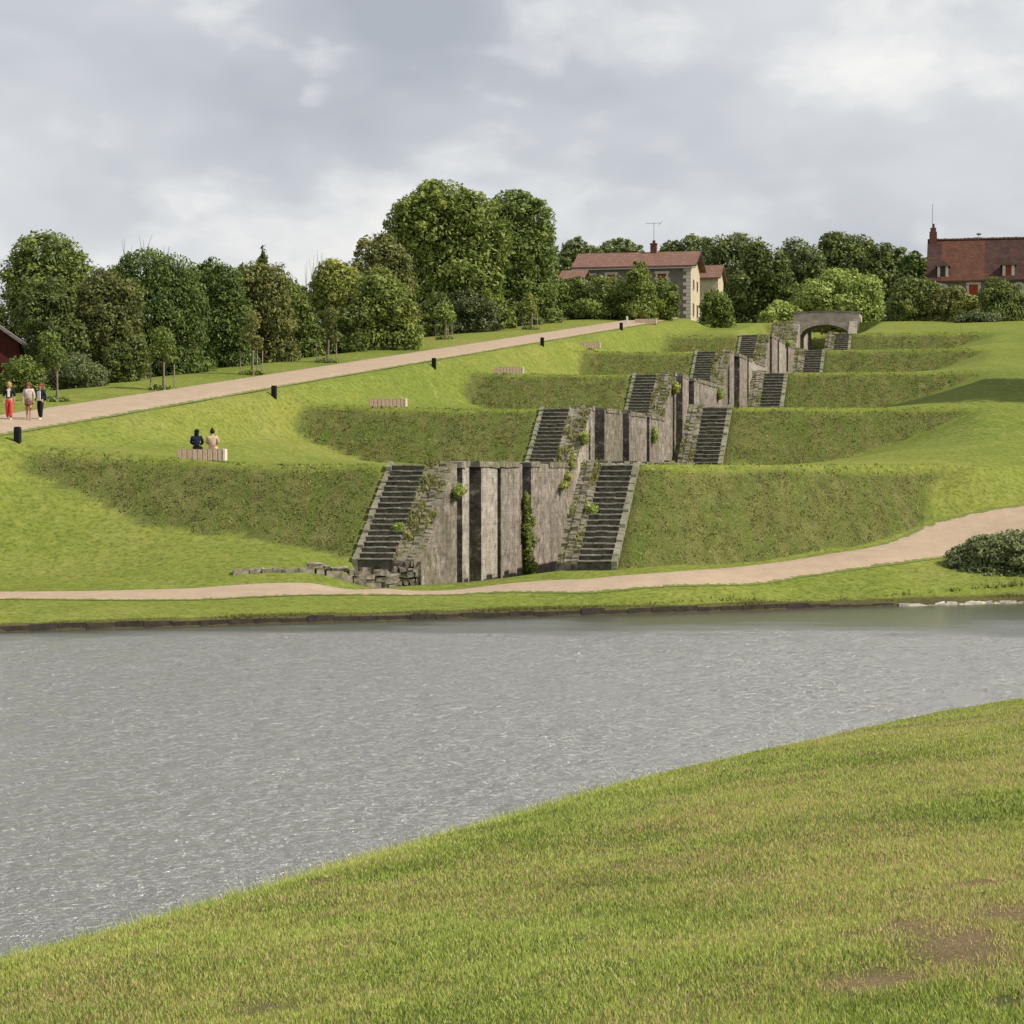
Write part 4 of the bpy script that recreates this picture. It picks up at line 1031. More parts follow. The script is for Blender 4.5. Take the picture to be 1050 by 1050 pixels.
def gable_roof(m, x0, x1, y0, y1, ze, zr, th=0.14, ov=0.4):
    ym = (y0+y1)/2; sl = (zr-ze)/(ym-y0)
    ya = y0-ov; yb = y1+ov; za = ze-ov*sl
    v = []
    for x in (x0, x1):
        v += [(x,ya,za),(x,ym,zr),(x,yb,za),(x,ya,za+th),(x,ym,zr+th*1.1),(x,yb,za+th)]
    f = [(0,1,7,6)[::-1],(1,2,8,7)[::-1],(3,4,10,9),(4,5,11,10),(0,3,9,6),(2,8,11,5),(0,1,4,3),(1,2,5,4),(6,9,10,7),(7,10,11,8)]
    m.add(v, f)
def quoins(m, x0, x1, z0, z1, y, step=0.36, proud=0.03, w=0.28, both=True):
    z = z0; i = 0
    while z < z1-0.05:
        e = w if i % 2 else w*0.6
        m.box(x0-e, x0, y-proud, y+0.05, z+0.01, min(z+step, z1)-0.01)
        if both: m.box(x1, x1+e, y-proud, y+0.05, z+0.01, min(z+step, z1)-0.01)
        z += step; i += 1
def opening(root, x0, x1, z0, z1, y, shut, name='window', label=None, arched=False, w=0.3):
    fr = MB(); quoins(fr, x0, x1, z0, z1, y, w=w); fr.box(x0-w, x1+w, y-0.05, y+0.05, z1, z1+0.25); fr.box(x0-w*0.6, x1+w*0.6, y-0.1, y+0.05, z0-0.14, z0-0.005)
    f = fr.build(name, MQ, root)
    if label: f['label'] = label
    s = MB(); xm = (x0+x1)/2
    for a, b in ((x0, xm-0.01), (xm+0.01, x1)):
        s.box(a+0.015, b, y-0.035, y+0.03, z0+0.01, z1-0.01)
        for q in range(4): 
            zz_ = z0+(z1-z0)*(q+0.5)/4; s.box(a+0.05, b-0.04, y-0.06, y-0.037, zz_-0.05, zz_+0.05)
    s.build('shutter', shut, f)
    return f
def antenna(root, x, y, z, h, cross=True):
    m = MB(); m.tube([(x,y,z), (x,y,z+h)], 0.03, 5)
    if cross:
        m.tube([(x-0.85,y,z+h-0.08), (x+0.75,y,z+h-0.08)], 0.02, 4)
        for i in range(7): m.tube([(x-0.8+i*0.25,y-0.25,z+h-0.08), (x-0.8+i*0.25,y+0.25,z+h-0.06)], 0.012, 4)
        m.tube([(x+0.45,y,z+h-0.4), (x+0.85,y,z+h+0.12)], 0.02, 4)
    m.build('antenna', MMET, root)
def bar_point(px, py, D): return P(px, py, D)
# --- pink roofed house
def house1():
    D = 222.0; c = P(708, 330, D); zg = gz(c[0], c[1])-0.3
    root = thing('house', (c[0], c[1], zg), 'house with grey shaded front and long pink tiled roof behind the clipped hedge', 'house', None, -TH)
    k = D/F; Wd = 11.6; dp = 6.6
    ze = P(708, 271.6, D)[2]-zg; zr = P(708, 259.5, D+3.4)[2]-zg
    w = MB(); w.box(-Wd, 0, 0, dp, 0, ze); w.v; 
    w.add([(0,0,ze),(0,dp,ze),(0,dp/2,zr-0.1)], [(0,1,2)]); w.add([(-Wd,0,ze),(-Wd,dp,ze),(-Wd,dp/2,zr-0.1)], [(0,2,1)])
    w.build('wall', MRW, root)
    e = MB(); e.box(0.001, 0.03, 0.25, dp-0.05, 0, ze-0.02); e.add([(0.03,0.1,ze-0.02),(0.03,dp-0.1,ze-0.02),(0.03,dp/2,zr-0.25)], [(0,1,2)])
    eo = e.build('sunlit_gable_wall', MRC, root);  # cream skin over the grey wall: sunlight on the end put into colour
    for (y0, z0, z1) in ((1.3, 0.9, 2.4), (4.0, 0.9, 2.4), (1.3, 3.6, 4.8), (4.0, 3.6, 4.8)):
        f = MB(); f.box(0.031, 0.07, y0, y0+0.95, z0, z1); f.build('window', MQ, root)
        p_ = MB(); p_.box(0.071, 0.09, y0+0.12, y0+0.83, z0+0.1, z1-0.1); p_.build('pane', MDK, root.children[-1] if False else f and bpy.data.objects[[o.name for o in root.children if o.name.startswith('window')][-1]])
    r = MB(); gable_roof(r, -Wd-0.55, 0.6, 0, dp, ze, zr, 0.16, 0.45); ro = r.build('roof', MT1, root)
    b = MB(); x = 0.6; ym = dp/2; sl = (zr-ze)/ym
    for s in (-1, 1):
        b.add([(0.62,ym,zr-0.06),(0.62,ym+s*(ym+0.47),ze-0.53*sl-0.02),(0.62,ym+s*(ym+0.47),ze-0.53*sl+0.22),(0.62,ym,zr+0.2)], [(0,1,2,3)])
    b.build('bargeboard', MDW, ro)
    ch = MB(); xc = -(708-664.7)*k; ch.box(xc-0.32, xc+0.30, dp/2-0.35, dp/2+0.3, zr-0.5, zr+0.95); ch.box(xc-0.37, xc+0.35, dp/2-0.4, dp/2+0.35, zr+0.952, zr+1.05); ch.box(xc-0.12, xc+0.15, dp/2-0.2, dp/2+0.1, zr+1.052, zr+1.35)
    ch.build('chimney', MBR, ro); antenna(root, xc, dp/2, zr+1.2, 2.0)
    q = MB(); z = 0.0; i = 0
    while z < ze-0.4:
        e_ = 0.75 if i % 2 else 0.45; q.box(-e_, 0.035, -0.03, 0.24 if i % 2 else 0.45, z+0.01, z+0.34); z += 0.36; i += 1
    q.build('quoin', MQ, root)
    g_ = MB(); g_.tube([(-Wd-0.5,-0.55,ze-0.32),(0.55,-0.55,ze-0.32)], 0.06, 6); g_.build('gutter', MMET, root)
    zw = lambda y: P(690, y, D)[2]-zg
    opening(root, -(708-674)*k, -(708-683)*k, zw(291), zw(280), 0.0, MSH, label='upper window with closed brown shutters')
    opening(root, -(708-621.5)*k, -(708-630)*k, zw(291), zw(280), 0.0, MRD, label='upper window with bright red shutters above the hedge')
    opening(root, -(708-600)*k, -(708-607)*k, zw(291), zw(281), 0.0, MSH)
house1()
def house_wing():
    D = 219.0; c = P(574, 330, D); zg = gz(c[0], c[1])-0.3
    root = thing('outbuilding', (c[0], c[1], zg), 'low pink tiled outbuilding roof showing above the left end of the hedge', 'building', None, -TH)
    ze = P(580, 286, D)[2]-zg; zr = P(580, 279, D+2)[2]-zg
    w = MB(); w.box(0, 2.4, 0, 4, 0, ze); w.build('wall', MRW, root)
    r = MB(); gable_roof(r, -0.2, 2.5, 0, 4, ze, zr, 0.15, 0.3); r.build('roof', MT1, root)
house_wing()
def house3():
    D = 236.0; c = P(736, 330, D); zg = gz(c[0], c[1])-0.3; k = D/F
    root = thing('house', (c[0], c[1], zg), 'small cream house with brownish pink roof behind the gable of the larger house', 'house', None, -TH)
    ze = P(730, 284, D)[2]-zg; zr = P(730, 273.5, D+2.4)[2]-zg
    w = MB(); w.box(-3.2, 0, 0, 4.6, 0, ze); w.add([(0,0,ze),(0,4.6,ze),(0,2.3,zr-0.1)], [(0,1,2)]); w.build('wall', MRC, root)
    r = MB(); gable_roof(r, -3.4, 0.35, 0, 4.6, ze, zr, 0.15, 0.35); r.build('roof', MT1, root)
    q = MB(); z = 0.0; i = 0
    while z < ze-0.3:
        e_ = 0.5 if i % 2 else 0.3; q.box(-e_, 0.03, -0.03, 0.25, z+0.01, z+0.34); z += 0.36; i += 1
    q.build('quoin', MQ, root)
house3()
def house2():
    D = 238.0; c = P(952, 333, D); zg = gz(c[0], c[1])-0.3; k = D/F
    root = thing('farmhouse', (c[0], c[1], zg), 'old long house with patched dark red tiled roof and dormers at upper right', 'house', None, -TH)
    X = lambda px: (px-952)*k/math.cos(math.radians(1.5)); Z = lambda y: P(1000, y, D)[2]-zg
    Wd = 16.5; dp = 7.4; ze = Z(286.5); zr = P(1000, 248, D+3.7)[2]-zg
    w = MB(); w.box(0, Wd, 0, dp, 0, ze)
    for x in (0, Wd): w.add([(x,0,ze),(x,dp,ze),(x,dp/2,zr-0.1)], [(0,1,2)])
    w.build('wall', MRW, root)
    x1, x2 = X(973), X(1008)
    for i, (a, b, mt, lb) in enumerate(((-0.25, x1-0.9, MT2, 'dark weathered roof section by the chimney'), (x1-0.9, x2, MT2b, 'orange patch of renewed roof tiles'), (x2, Wd+0.3, MT2, 'dark weathered roof section on the right'))):
        r = MB(); gable_roof(r, a, b-0.004, 0, dp, ze, zr, 0.16, 0.3); o = r.build('roof', mt, root); o['label'] = lb
        if i == 0: r0 = o
    rc = MB(); x = -0.25
    while x < Wd: rc.box(x, x+0.4, dp/2-0.16, dp/2+0.16, zr+0.12, zr+0.30+R.uniform(-.02,.03)); x += 0.42
    rc.build('ridge_tile', MBR, root)
    ch = MB(); xc = X(955.5); ch.box(xc-0.42, xc+0.38, dp/2-0.4, dp/2+0.4, zr-0.5, zr+1.05); ch.box(xc-0.32, xc+0.28, dp/2-0.3, dp/2+0.3, zr+1.052, zr+1.5); ch.box(xc-0.13, xc+0.13, dp/2-0.13, dp/2+0.13, zr+1.502, zr+1.95)
    ch.build('chimney', MBR, r0); antenna(root, xc-0.1, dp/2, zr+1.5, 2.6, False)
    vn = MB(); xv = X(1001); vn.tube([(xv,dp/2,zr+0.1),(xv,dp/2,zr+0.55)], 0.03, 5); vn.ball((xv+0.08,dp/2,zr+0.72), 0.17, sx=1.7, sz=0.9); vn.box(xv-0.55, xv+0.5, dp/2-0.03, dp/2+0.03, zr+0.33, zr+0.37)
    vn.build('roof_vent', MMET, root)
    cn = MB(); cn.box(-0.1, Wd+0.1, -0.12, 0.0, ze-0.3, ze-0.12); cn.build('cornice', MDW, root)
    # dormers
    for (pa, pb, sh) in ((961, 971.5, MDW), (1026, 1037.5, MSH)):
        xa, xb = X(pa), X(pb); z0 = Z(284.5); z1 = Z(273); d = MB()
        d.box(xa, xb, 0.15, 3.0, z0-0.1, z1); do = d.build('dormer', MRW, root)
        f = MB(); wv = (xb-xa)*0.24; f.box(xa-0.02, xa+wv, 0.08, 0.149, z0, z1); f.box(xb-wv, xb+0.02, 0.08, 0.149, z0, z1); f.box(xa-0.1, xb+0.1, 0.05, 0.149, z0-0.12, z0-0.004); f.build('frame', MQ, do)
        s = MB(); s.box(xa+wv+0.01, xb-wv-0.01, 0.10, 0.149, z0+0.02, z1-0.04); s.box((xa+xb)/2-0.02, (xa+xb)/2+0.02, 0.08, 0.099, z0+0.02, z1-0.04); s.build('shutter', sh, do)
        rf = MB(); xm = (xa+xb)/2; zt = z1+0.62
        rf.add([(xa-0.25,-0.1,z1-0.04),(xm,-0.1+0.35,zt),(xb+0.25,-0.1,z1-0.04),(xa-0.25,3.2,z1-0.04),(xm,3.4,zt),(xb+0.25,3.2,z1-0.04)], [(0,2,1),(0,1,4,3),(1,2,5,4),(0,3,5,2)])
        rf.build('dormer_roof', MT2, do)
    # ground-floor openings with quoined surrounds
    opening(root, X(992.5), X(1001.5), Z(307), Z(292.5), 0.0, MRD, label='tall window with closed red shutters')
    for pa, pb in ((962, 969), (1038.5, 1045)):
        xa, xb = X(pa), X(pb); f = MB(); xm = (xa+xb)/2; rr_ = (xb-xa)/2; zc_ = Z(296)
        n = 9
        for i in range(n):
            a0 = PI*i/n+0.02; a1 = PI*(i+1)/n-0.02; ro_ = rr_+0.34
            f.add([(xm+rr_*math.cos(a),-0.05 if y else 0.02,zc_+rr_*0.75*math.sin(a)) if False else (xm+q*math.cos(a), -0.05, zc_+q*0.8*math.sin(a)) for a, q in ((a0, rr_), (a0, ro_), (a1, ro_), (a1, rr_))], [(0,1,2,3)])
        quoins(f, xa, xb, Z(306), zc_, 0.0)
        fo = f.build('window', MQ, root); s = MB(); s.box(xa, xb, -0.03, 0.02, Z(306), zc_)
        s.add([(xm+rr_*math.cos(PI*i/8), -0.03, zc_+0.002+rr_*0.8*math.sin(PI*i/8)) for i in range(9)], [tuple(range(9))]); s.build('shutter', MWD, fo)
house2()
def barn():
    D = 128.0; c = P(-9, 392, D); zg = gz(c[0], c[1])-1.0; k = D/F
    root = thing('barn', (c[0], c[1], zg), 'dark red brick barn gable at the left edge behind shrubs', 'barn', None, 0.12)
    z1 = P(0, 329, D)[2]-zg; z2 = P(24, 349, D)[2]-zg; x2 = 28*k
    w = MB()
    w.add([(-9,0,0),(x2,0,0),(x2,0,z2-0.12),(0,0,z1-0.12),(-9,0,z2-2.4),(-9,8,0),(x2,8,0),(x2,8,z2-0.12),(0,8,z1-0.12),(-9,8,z2-2.4)],
          [(0,1,2,3,4),(9,8,7,6,5),(1,6,7,2),(0,4,9,5)]); w.build('wall', flat('dark_brick', (0.085,0.022,0.018), 0.9, 0.25, 5), root)
    r = MB(); s = (z1-z2)/x2
    r.add([(0,-0.35,z1-0.1),(x2+0.5,-0.35,z2-0.5*s-0.1),(x2+0.5,8.3,z2-0.5*s-0.1),(0,8.3,z1-0.1),(0,-0.35,z1+0.1),(x2+0.5,-0.35,z2-0.5*s+0.1),(x2+0.5,8.3,z2-0.5*s+0.1),(0,8.3,z1+0.1)], [(4,5,6,7),(0,1,5,4),(1,2,6,5),(2,3,7,6),(3,2,1,0)])
    r.add([(0,-0.35,z1+0.1),(0,8.3,z1+0.1),(-9.3,8.3,z2-2.5),(-9.3,-0.35,z2-2.5),(0,-0.35,z1-0.1),(-9.3,-0.35,z2-2.7)], [(0,1,2,3),(4,0,3,5)])
    r.build('roof', flat('grey_roof', (0.17,0.15,0.14), 0.9, 0.3, 3), root)
barn()

# ================================================================== BENCHES, BOLLARDS, YOUNG TREES
MBE = flat('pale_bench_stone', (0.52,0.39,0.29), 0.9, 0.15, 6); MBP = flat('sunlit_bench_end', (0.72,0.62,0.52), 0.9, 0.1, 6)  # end paler than the block: its sunlit side is put into the colour
MBB = flat('black_steel', (0.012,0.012,0.014), 0.45)
def bench_proto():
    root = thing('bench', (0,0,0), 'x', 'bench', 'pale block benches on the terraces')
    b = MB(); n = 9; x = -1.0
    for i in range(n):
        x1 = x+1.88/n; b.bevbox(x+0.008, x1-0.008, -0.24, 0.24, 0.0, 0.43, 0.02); x = x1
    b.build('block', MBE, root)
    e = MB(); e.bevbox(0.885, 1.0, -0.26, 0.26, 0.0, 0.47, 0.015); e.build('sunlit_end_panel', MBP, root)
    s = MB()
    for i in range(4): s.box(-1.0, 0.88, -0.235+i*0.12, -0.125+i*0.12, 0.432, 0.462)
    s.build('seat', MBE, root)
    return root
def copy_thing(o, parent=None):
    c = o.copy(); COL.objects.link(c)
    if parent: c.parent = parent
    for ch in list(o.children): copy_thing(ch, c)
    return c
bp = bench_proto()
BEN = [(207,469,1.0,'bench on the lowest terrace with two people sitting on it'), (398.5,414.5,1.0,'empty bench on the second terrace, in front of the grass edge'),
       (521.5,379,1.0,'empty bench on the third terrace'), (603,355.5,1.0,'small distant empty bench on the fourth terrace'), (662,337.5,1.0,'most distant bench, at the top of the slope by the path end')]
bench_at = []
for i, (px, py, sc, lab) in enumerate(BEN):
    o = bp if i == 0 else copy_thing(bp)
    k = min(i, 4); sb_ = SK[k]+1.3
    # stands just behind the crest edge of its terrace
    best = None
    for tt in np.arange(-44, -22, 0.05):
        X, Y = to_xy(sb_, tt); ppx = 525+F*X/Y
        if best is None or abs(ppx-px) < best[0]: best = (abs(ppx-px), tt)
    X, Y = to_xy(sb_, best[1]); z = gz(X, Y)-0.02
    o.location = (X, Y, z); o.rotation_euler = (0, 0, -TH+0.20); o['label'] = lab; bench_at.append((X, Y, z))
def bollard_proto():
    root = thing('bollard', (0,0,0), 'x', 'bollard', 'black bollards along the edge of the path')
    b = MB(); b.bevbox(-0.13, 0.13, -0.10, 0.10, -0.1, 0.58, 0.012); b.build('post', MBB, root)
    l = MB(); l.bevbox(-0.11, 0.11, -0.085, 0.085, 0.582, 0.62, 0.01); l.build('cap', MBB, root)
    l = MB(); l.box(-0.10, 0.10, -0.106, -0.101, 0.47, 0.52); l.build('lamp_slot', MDK, root)
    return root
bo = bollard_proto()
for i, (px, py, lab) in enumerate([(18,454,'nearest bollard, by the path at the far left'), (281,409.5,'bollard above the right end of the lower path bend, on the second crest'), (445,377.5,'bollard between the path and the third terrace'), (556,355,'bollard beside the path above the fourth terrace'), (637,338.5,'farthest black bollard, where the path reaches the top')]):
    o = bo if i == 0 else copy_thing(bo)
    X, Y, z = hit(px, py, 84); o.location = (X, Y, z); o.rotation_euler = (0, 0, -0.3); o['label'] = lab
X, Y, z = hit(643, 333, 180)
o = MB(); o.bevbox(-0.09, 0.09, -0.09, 0.09, -0.1, 0.75, 0.02); o = o.build('marker_post', flat('white_post', (0.6,0.58,0.52), 0.8)); o.location = (X, Y, z); tag(o, 'short white marker post beside the top of the path', 'post')
X, Y, z = hit(784, 331, 215); o = MB(); o.tube([(0,0,-0.1),(0.01,0,1.1)], [0.12,0.10], 7); o = o.build('wooden_post', MWD); o.location = (X, Y, z); tag(o, 'lone wooden post in front of the light green shrub', 'post')

def young_tree(px, py, D0, crown, n, style, sl, nstk, lab):
    X, Y, z = hit(px, py, D0); D = Y; k = D/F
    root = thing('young_tree', (X, Y, z-0.05), lab, 'young tree', 'young staked trees beside the path')
    lb = px_lobes(crown, D); m = MB(); zt = max(l[2] for l in lb)-z
    cx = lb[0][0]-X
    m.tube([(0,0,0), (0.03,0,zt*0.4), (cx*0.6,0,zt*0.75), (cx,0,zt)], [0.05,0.04,0.03,0.012], 6)
    for l in lb:
        for q in range(3): m.tube([(cx*0.4,0,zt*R.uniform(0.4,0.7)), (l[0]-X+R.uniform(-.5,.5)*l[3], l[1]-Y, l[2]-z+R.uniform(-.3,.5)*l[5])], [0.02,0.007], 4)
    m.build('trunk', MBK, root)
    leaf_cloud('crown', lb, n, 0.085*D/120, LM[style], root, (X, Y, z-0.05), clump=0.36, fill=0.5, base_shade=sl, ncl=60)
    # guard: stakes set round the trunk with a rail and a patch of long grass
    g_ = thing('tree_guard', (X, Y, z-0.05), 'wooden stakes round the '+lab.split('young tree')[0].strip()+' young tree'+lab.split('young tree')[1], 'tree guard', 'stake guards round the young trees')
    rr_ = 0.62; hs = 1.45
    sp = [(-rr_*1.05, 0.1), (0.15, -rr_*0.7), (rr_*0.95, 0.2), (rr_*0.45, rr_*0.6)][:nstk]
    tops = []
    for (a, b) in sp:
        s = MB(); tx = a+R.uniform(-.03,.03); hz = hs+R.uniform(-.05,.05); s.tube([(a,b,-0.1),(tx,b,hz)], [0.038,0.035], 7); s.build('stake', MWD, g_); tops.append((tx, b, hz-0.12))
    s = MB()
    for i in range(len(tops)): 
        a, b = tops[i], tops[(i+1) % len(tops)]; s.tube([a, b], 0.012, 4)
    s.build('tie', MDW, g_)
    nn = 260; ax = NR.normal(0, 0.55, nn)+X; ay = NR.normal(0, 0.4, nn)+Y
    t_ = leaf_cloud('tuft', [(X, Y, z+0.08, 0.8, 0.5, 0.16)], nn, 0.10, LM['mid'], root, (X, Y, z-0.05), clump=0.4, up=1.0, asp=2.4)
YT = [(58,411.5,96,[(50,352,13,15),(57,366,12,14),(44,368,9,11)],2200,'mid',-0.1,2,'dark leaved young tree behind the three walkers'),
      (167,400,96,[(168,350,13,16),(160,360,9,10),(174,364,9,9)],1900,'mid',0.05,3,'dense young tree in front of the widest feathery tree'),
      (258,384.5,96,[(260,330,9,13),(255,345,8,9),(264,350,7,8)],1000,'brown',0.1,4,'brown leaved young tree'),
      (335,372,100,[(339,325,9,13),(332,338,7,9),(343,344,7,8)],1000,'brown',-0.05,3,'thin leaved young tree with a leaning trunk'),
      (397,358.5,110,[(390,326,10,9),(404,324,10,8),(398,318,8,6)],1400,'mid',0.15,4,'spreading round topped young tree'),
      (455.5,348,120,[(452,320,9,8),(460,325,9,8),(455,314,6,5)],1200,'light',-0.05,4,'bright leaved young tree before the large walnut'),
      (501,340,130,[(499,303,6,9),(503,314,8,10),(496,318,6,7)],1000,'mid',0.1,4,'narrow upright young tree below the dome-shaped tree'),
      (544,338,140,[(543,308,5,9),(545,318,6,8)],700,'yellow',-0.05,3,'slender young tree at the left end of the hedge')]
for a in YT: young_tree(*a)

# edging stones along the right shore
MWS = flat('white_stone', (0.50,0.46,0.38), 0.9, 0.4, 5, 0.02)
for i in range(26):
    px = 926+i*6.2+R.uniform(-1, 1)
    rx, rz = ray(px, 620.5); D = 0; 
    ts = np.arange(-12, 10, 0.05); sh = shore_s(ts); X, Y = to_xy(sh-0.12, ts); j = int(np.argmin(np.abs(525+F*X/Y-px)))
    if i and R.random() < 0.12: continue
    w_ = R.uniform(0.14, 0.24); m = MB(); m.box(-w_, w_, -0.16, 0.16, -0.25, R.uniform(0.03, 0.11), 0.03)
    o = m.build('edging_stone', MWS); o.location = (X[j], Y[j], ZW+0.0); o.rotation_euler = (R.uniform(-.1,.1), R.uniform(-.12,.12), -TH+0.3+R.uniform(-.2,.2))
    tag(o, 'pale edging stone at the waterline below the big dark shrub', 'stone', 'pale stones edging the right shore')
# low stone kerb along the foot of the far bank
def quay():
    ts = np.arange(-60, -3.6, 0.7); sh = shore_s(ts); m = MB(); X0, Y0 = to_xy(float(sh[0]), float(ts[0]))
    for i in range(len(ts)-1):
        a = to_xy(sh[i]-0.10, ts[i]+0.01); b = to_xy(sh[i+1]-0.10, ts[i+1]-0.01); a2 = to_xy(sh[i]+0.22, ts[i]+0.01); b2 = to_xy(sh[i+1]+0.22, ts[i+1]-0.01)
        z = ZW+0.20+R.uniform(-.05,.04)-0.12*max(0, (ts[i]+9)/6)
        v = [(a[0],a[1],ZW-.4),(b[0],b[1],ZW-.4),(b2[0],b2[1],ZW-.4),(a2[0],a2[1],ZW-.4),(a[0],a[1],z),(b[0],b[1],z),(b2[0],b2[1],z),(a2[0],a2[1],z)]
        m.add([(p[0]-X0,p[1]-Y0,p[2]-ZW) for p in v], [(0,3,2,1),(4,5,6,7),(0,1,5,4),(2,3,7,6),(0,4,7,3),(1,2,6,5)])
    o = m.build('quay_edge', flat('wet_dark_stone', (0.04,0.033,0.025), 0.8, 0.5, 4, 0.03)); o.location = (X0, Y0, ZW); tag(o, 'dark low stone edge holding the far bank at the waterline', 'kerb')
quay()
def shore_scrub():
    n = 60000; t = NR.uniform(-40, 4, n); d = np.abs(NR.normal(0, 0.35, n)); s = shore_s(t)+0.05+d
    X, Y = to_xy(s, t); z = np.where(d > 0.7, hfun(s, t)[0], -4.62); cl = fbm(t*0.8, t*0, 91, 3); k = NR.random(n) < cl*1.3-0.15
    X, Y, z, cl, d = X[k], Y[k], z[k], cl[k], d[k]
    blades('bank_edge_grass', X, Y, z-0.05, 0.10+0.16*NR.random(len(X))*cl, 0.09, np.clip(0.25+0.5*NR.random(len(X)), 0, 1), MTUF, 1.0)
shore_scrub()

# ================================================================== PEOPLE
SK1 = flat('skin', (0.45,0.27,0.19), 0.6)
def person(name, loc, rz, label, joints, cloth, hair, sc=1.0, parts=None):
    """joints: dict of 3-D points for a 1.66 m adult"""
    J = joints
    root = skin_body(J, SK1); root.name = name
    root.location = loc; root.rotation_euler = (0, 0, rz); root.scale = (sc, sc, sc)
    tag(root, label, 'person')
    for nm, pts, ed, rad, mt in cloth: skinobj2(nm, pts, ed, rad, mt, root)
    H = J['head']
    for nm, fn, mt in hair:
        m = MB(); fn(m, H); o = m.build(nm, mt, root, smooth=True)
    e = MB(); 
    for s in (-1, 1): e.ball((H[0]+s*0.032, H[1]-0.093, H[2]+0.005), 0.012, 6, 4)
    e.build('eye', flat('eye', (0.02,0.015,0.012), 0.3), root)
    mo = MB(); mo.box(H[0]-0.022, H[0]+0.022, H[1]-0.101, H[1]-0.085, H[2]-0.052, H[2]-0.043); mo.build('mouth', flat('lips', (0.35,0.10,0.08), 0.5), root)
    return root
def skinobj2(name, pts, edges, rad, mat, parent=None, sub=1):
    bm_me = bpy.data.meshes.new(name)
    import bmesh
    bm = bmesh.new(); lay = bm.verts.layers.skin.verify(); vs = [bm.verts.new(p) for p in pts]
    for a, b in edges: bm.edges.new((vs[a], vs[b]))
    for i, v in enumerate(vs):
        r = rad[i]; v[lay].radius = (r, r) if not hasattr(r, '__len__') else r; v[lay].use_root = (i == 0)
    bm.to_mesh(bm_me); bm.free(); bm_me.materials.append(mat)
    o = bpy.data.objects.new(name, bm_me); COL.objects.link(o)
    if parent: o.parent = parent
    md = o.modifiers.new('skin', 'SKIN'); md.use_smooth_shade = True
    s2 = o.modifiers.new('smooth', 'SUBSURF'); s2.levels = sub; s2.render_levels = sub
    return o
def skin_body(J, mat):
    pts = []; ed = []; rad = []
    def add(p, r, par=None):
        pts.append(tuple(p)); rad.append(r)
        if par is not None: ed.append((par, len(pts)-1))
        return len(pts)-1
    pe = add(J['pelvis'], (0.13, 0.105)); sp = add(J['spine'], (0.115, 0.09), pe); chs = add(J['chest'], (0.14, 0.10), sp)
    nk = add(J['neck'], 0.052, chs); h0 = add((J['head'][0], J['head'][1]+0.005, J['head'][2]-0.075), (0.062, 0.068), nk)
    h1 = add(J['head'], (0.078, 0.094), h0); h2 = add((J['head'][0], J['head'][1]+0.01, J['head'][2]+0.075), (0.066, 0.075), h1)
    add((J['head'][0], J['head'][1]-0.108, J['head'][2]-0.018), 0.013, h1)
    for s in ('l', 'r'):
        add((J['head'][0]+(0.085 if s == 'l' else -0.085), J['head'][1]+0.01, J['head'][2]-0.01), 0.014, h1)
        sh = add(J['sh_'+s], 0.055, chs); el = add(J['el_'+s], 0.040, sh); wr = add(J['wr_'+s], 0.026, el)
        w = np.array(J['wr_'+s], float); d = w-np.array(J['el_'+s], float); d /= np.linalg.norm(d)
        side = np.cross(d, [0,0,1.0]); 
        if np.linalg.norm(side) < 0.2: side = np.array([0,1.0,0])
        side /= np.linalg.norm(side); nrm = np.cross(d, side)
        pa = add(w+d*0.06, (0.036, 0.018), wr)
        for q, (off, ln) in enumerate(((-0.030, 0.070), (-0.010, 0.082), (0.010, 0.078), (0.030, 0.062))):
            a = add(w+d*0.10+side*off, 0.0085, pa); add(w+d*(0.10+ln*0.6)+side*off*1.1+nrm*0.012, 0.008, a)
        a = add(w+d*0.045+side*-0.045, 0.010, pa); add(w+d*0.085+side*-0.062, 0.008, a)
        hp = add(J['hp_'+s], 0.085, pe); kn = add(J['kn_'+s], 0.056, hp); an = add(J['an_'+s], 0.036, kn)
        a = np.array(J['an_'+s], float); f = np.array(J['ft_'+s], float); add(f, (0.036, 0.022), an)
    return skinobj2('person', pts, ed, rad, mat)
def standing(step=0.22, arms=0.12, fold=False, hh=1.0):
    J = dict(pelvis=(0,0,0.92), spine=(0,0.01,1.08), chest=(0,0.0,1.27), neck=(0,0.01,1.42), head=(0,-0.02,1.545))
    for s, q in (('l', 1), ('r', -1)):
        J['hp_'+s] = (q*0.085, 0, 0.86); y = -step*q*0.5
        J['kn_'+s] = (q*0.085, y*0.55-0.03, 0.47); J['an_'+s] = (q*0.08, y+0.02, 0.08+(0.03 if q < 0 else 0)); J['ft_'+s] = (q*0.09, y-0.13, 0.035)
        J['sh_'+s] = (q*0.175, 0.0, 1.34); J['el_'+s] = (q*0.235, arms*q*0.4+0.02, 1.08); J['wr_'+s] = (q*0.225, arms*q-0.06, 0.86)
        if fold: J['wr_'+s] = (q*0.06, -0.17, 1.10); J['el_'+s] = (q*0.24, -0.02, 1.08)
    return J
def sit():
    J = dict(pelvis=(0,0,0.56), spine=(0,0.02,0.72), chest=(0,-0.02,0.90), neck=(0,-0.04,1.06), head=(0,-0.08,1.18))
    for s, q in (('l', 1), ('r', -1)):
        J['hp_'+s] = (q*0.09, -0.03, 0.53); J['kn_'+s] = (q*0.11, -0.46, 0.52); J['an_'+s] = (q*0.10, -0.50, 0.10); J['ft_'+s] = (q*0.10, -0.66, 0.05)
        J['sh_'+s] = (q*0.18, -0.02, 0.98); J['el_'+s] = (q*0.25, -0.08, 0.74); J['wr_'+s] = (q*0.10, -0.30, 0.66)
    return J
def fb(a, b, f): return tuple(a[i]+(b[i]-a[i])*f for i in range(3))
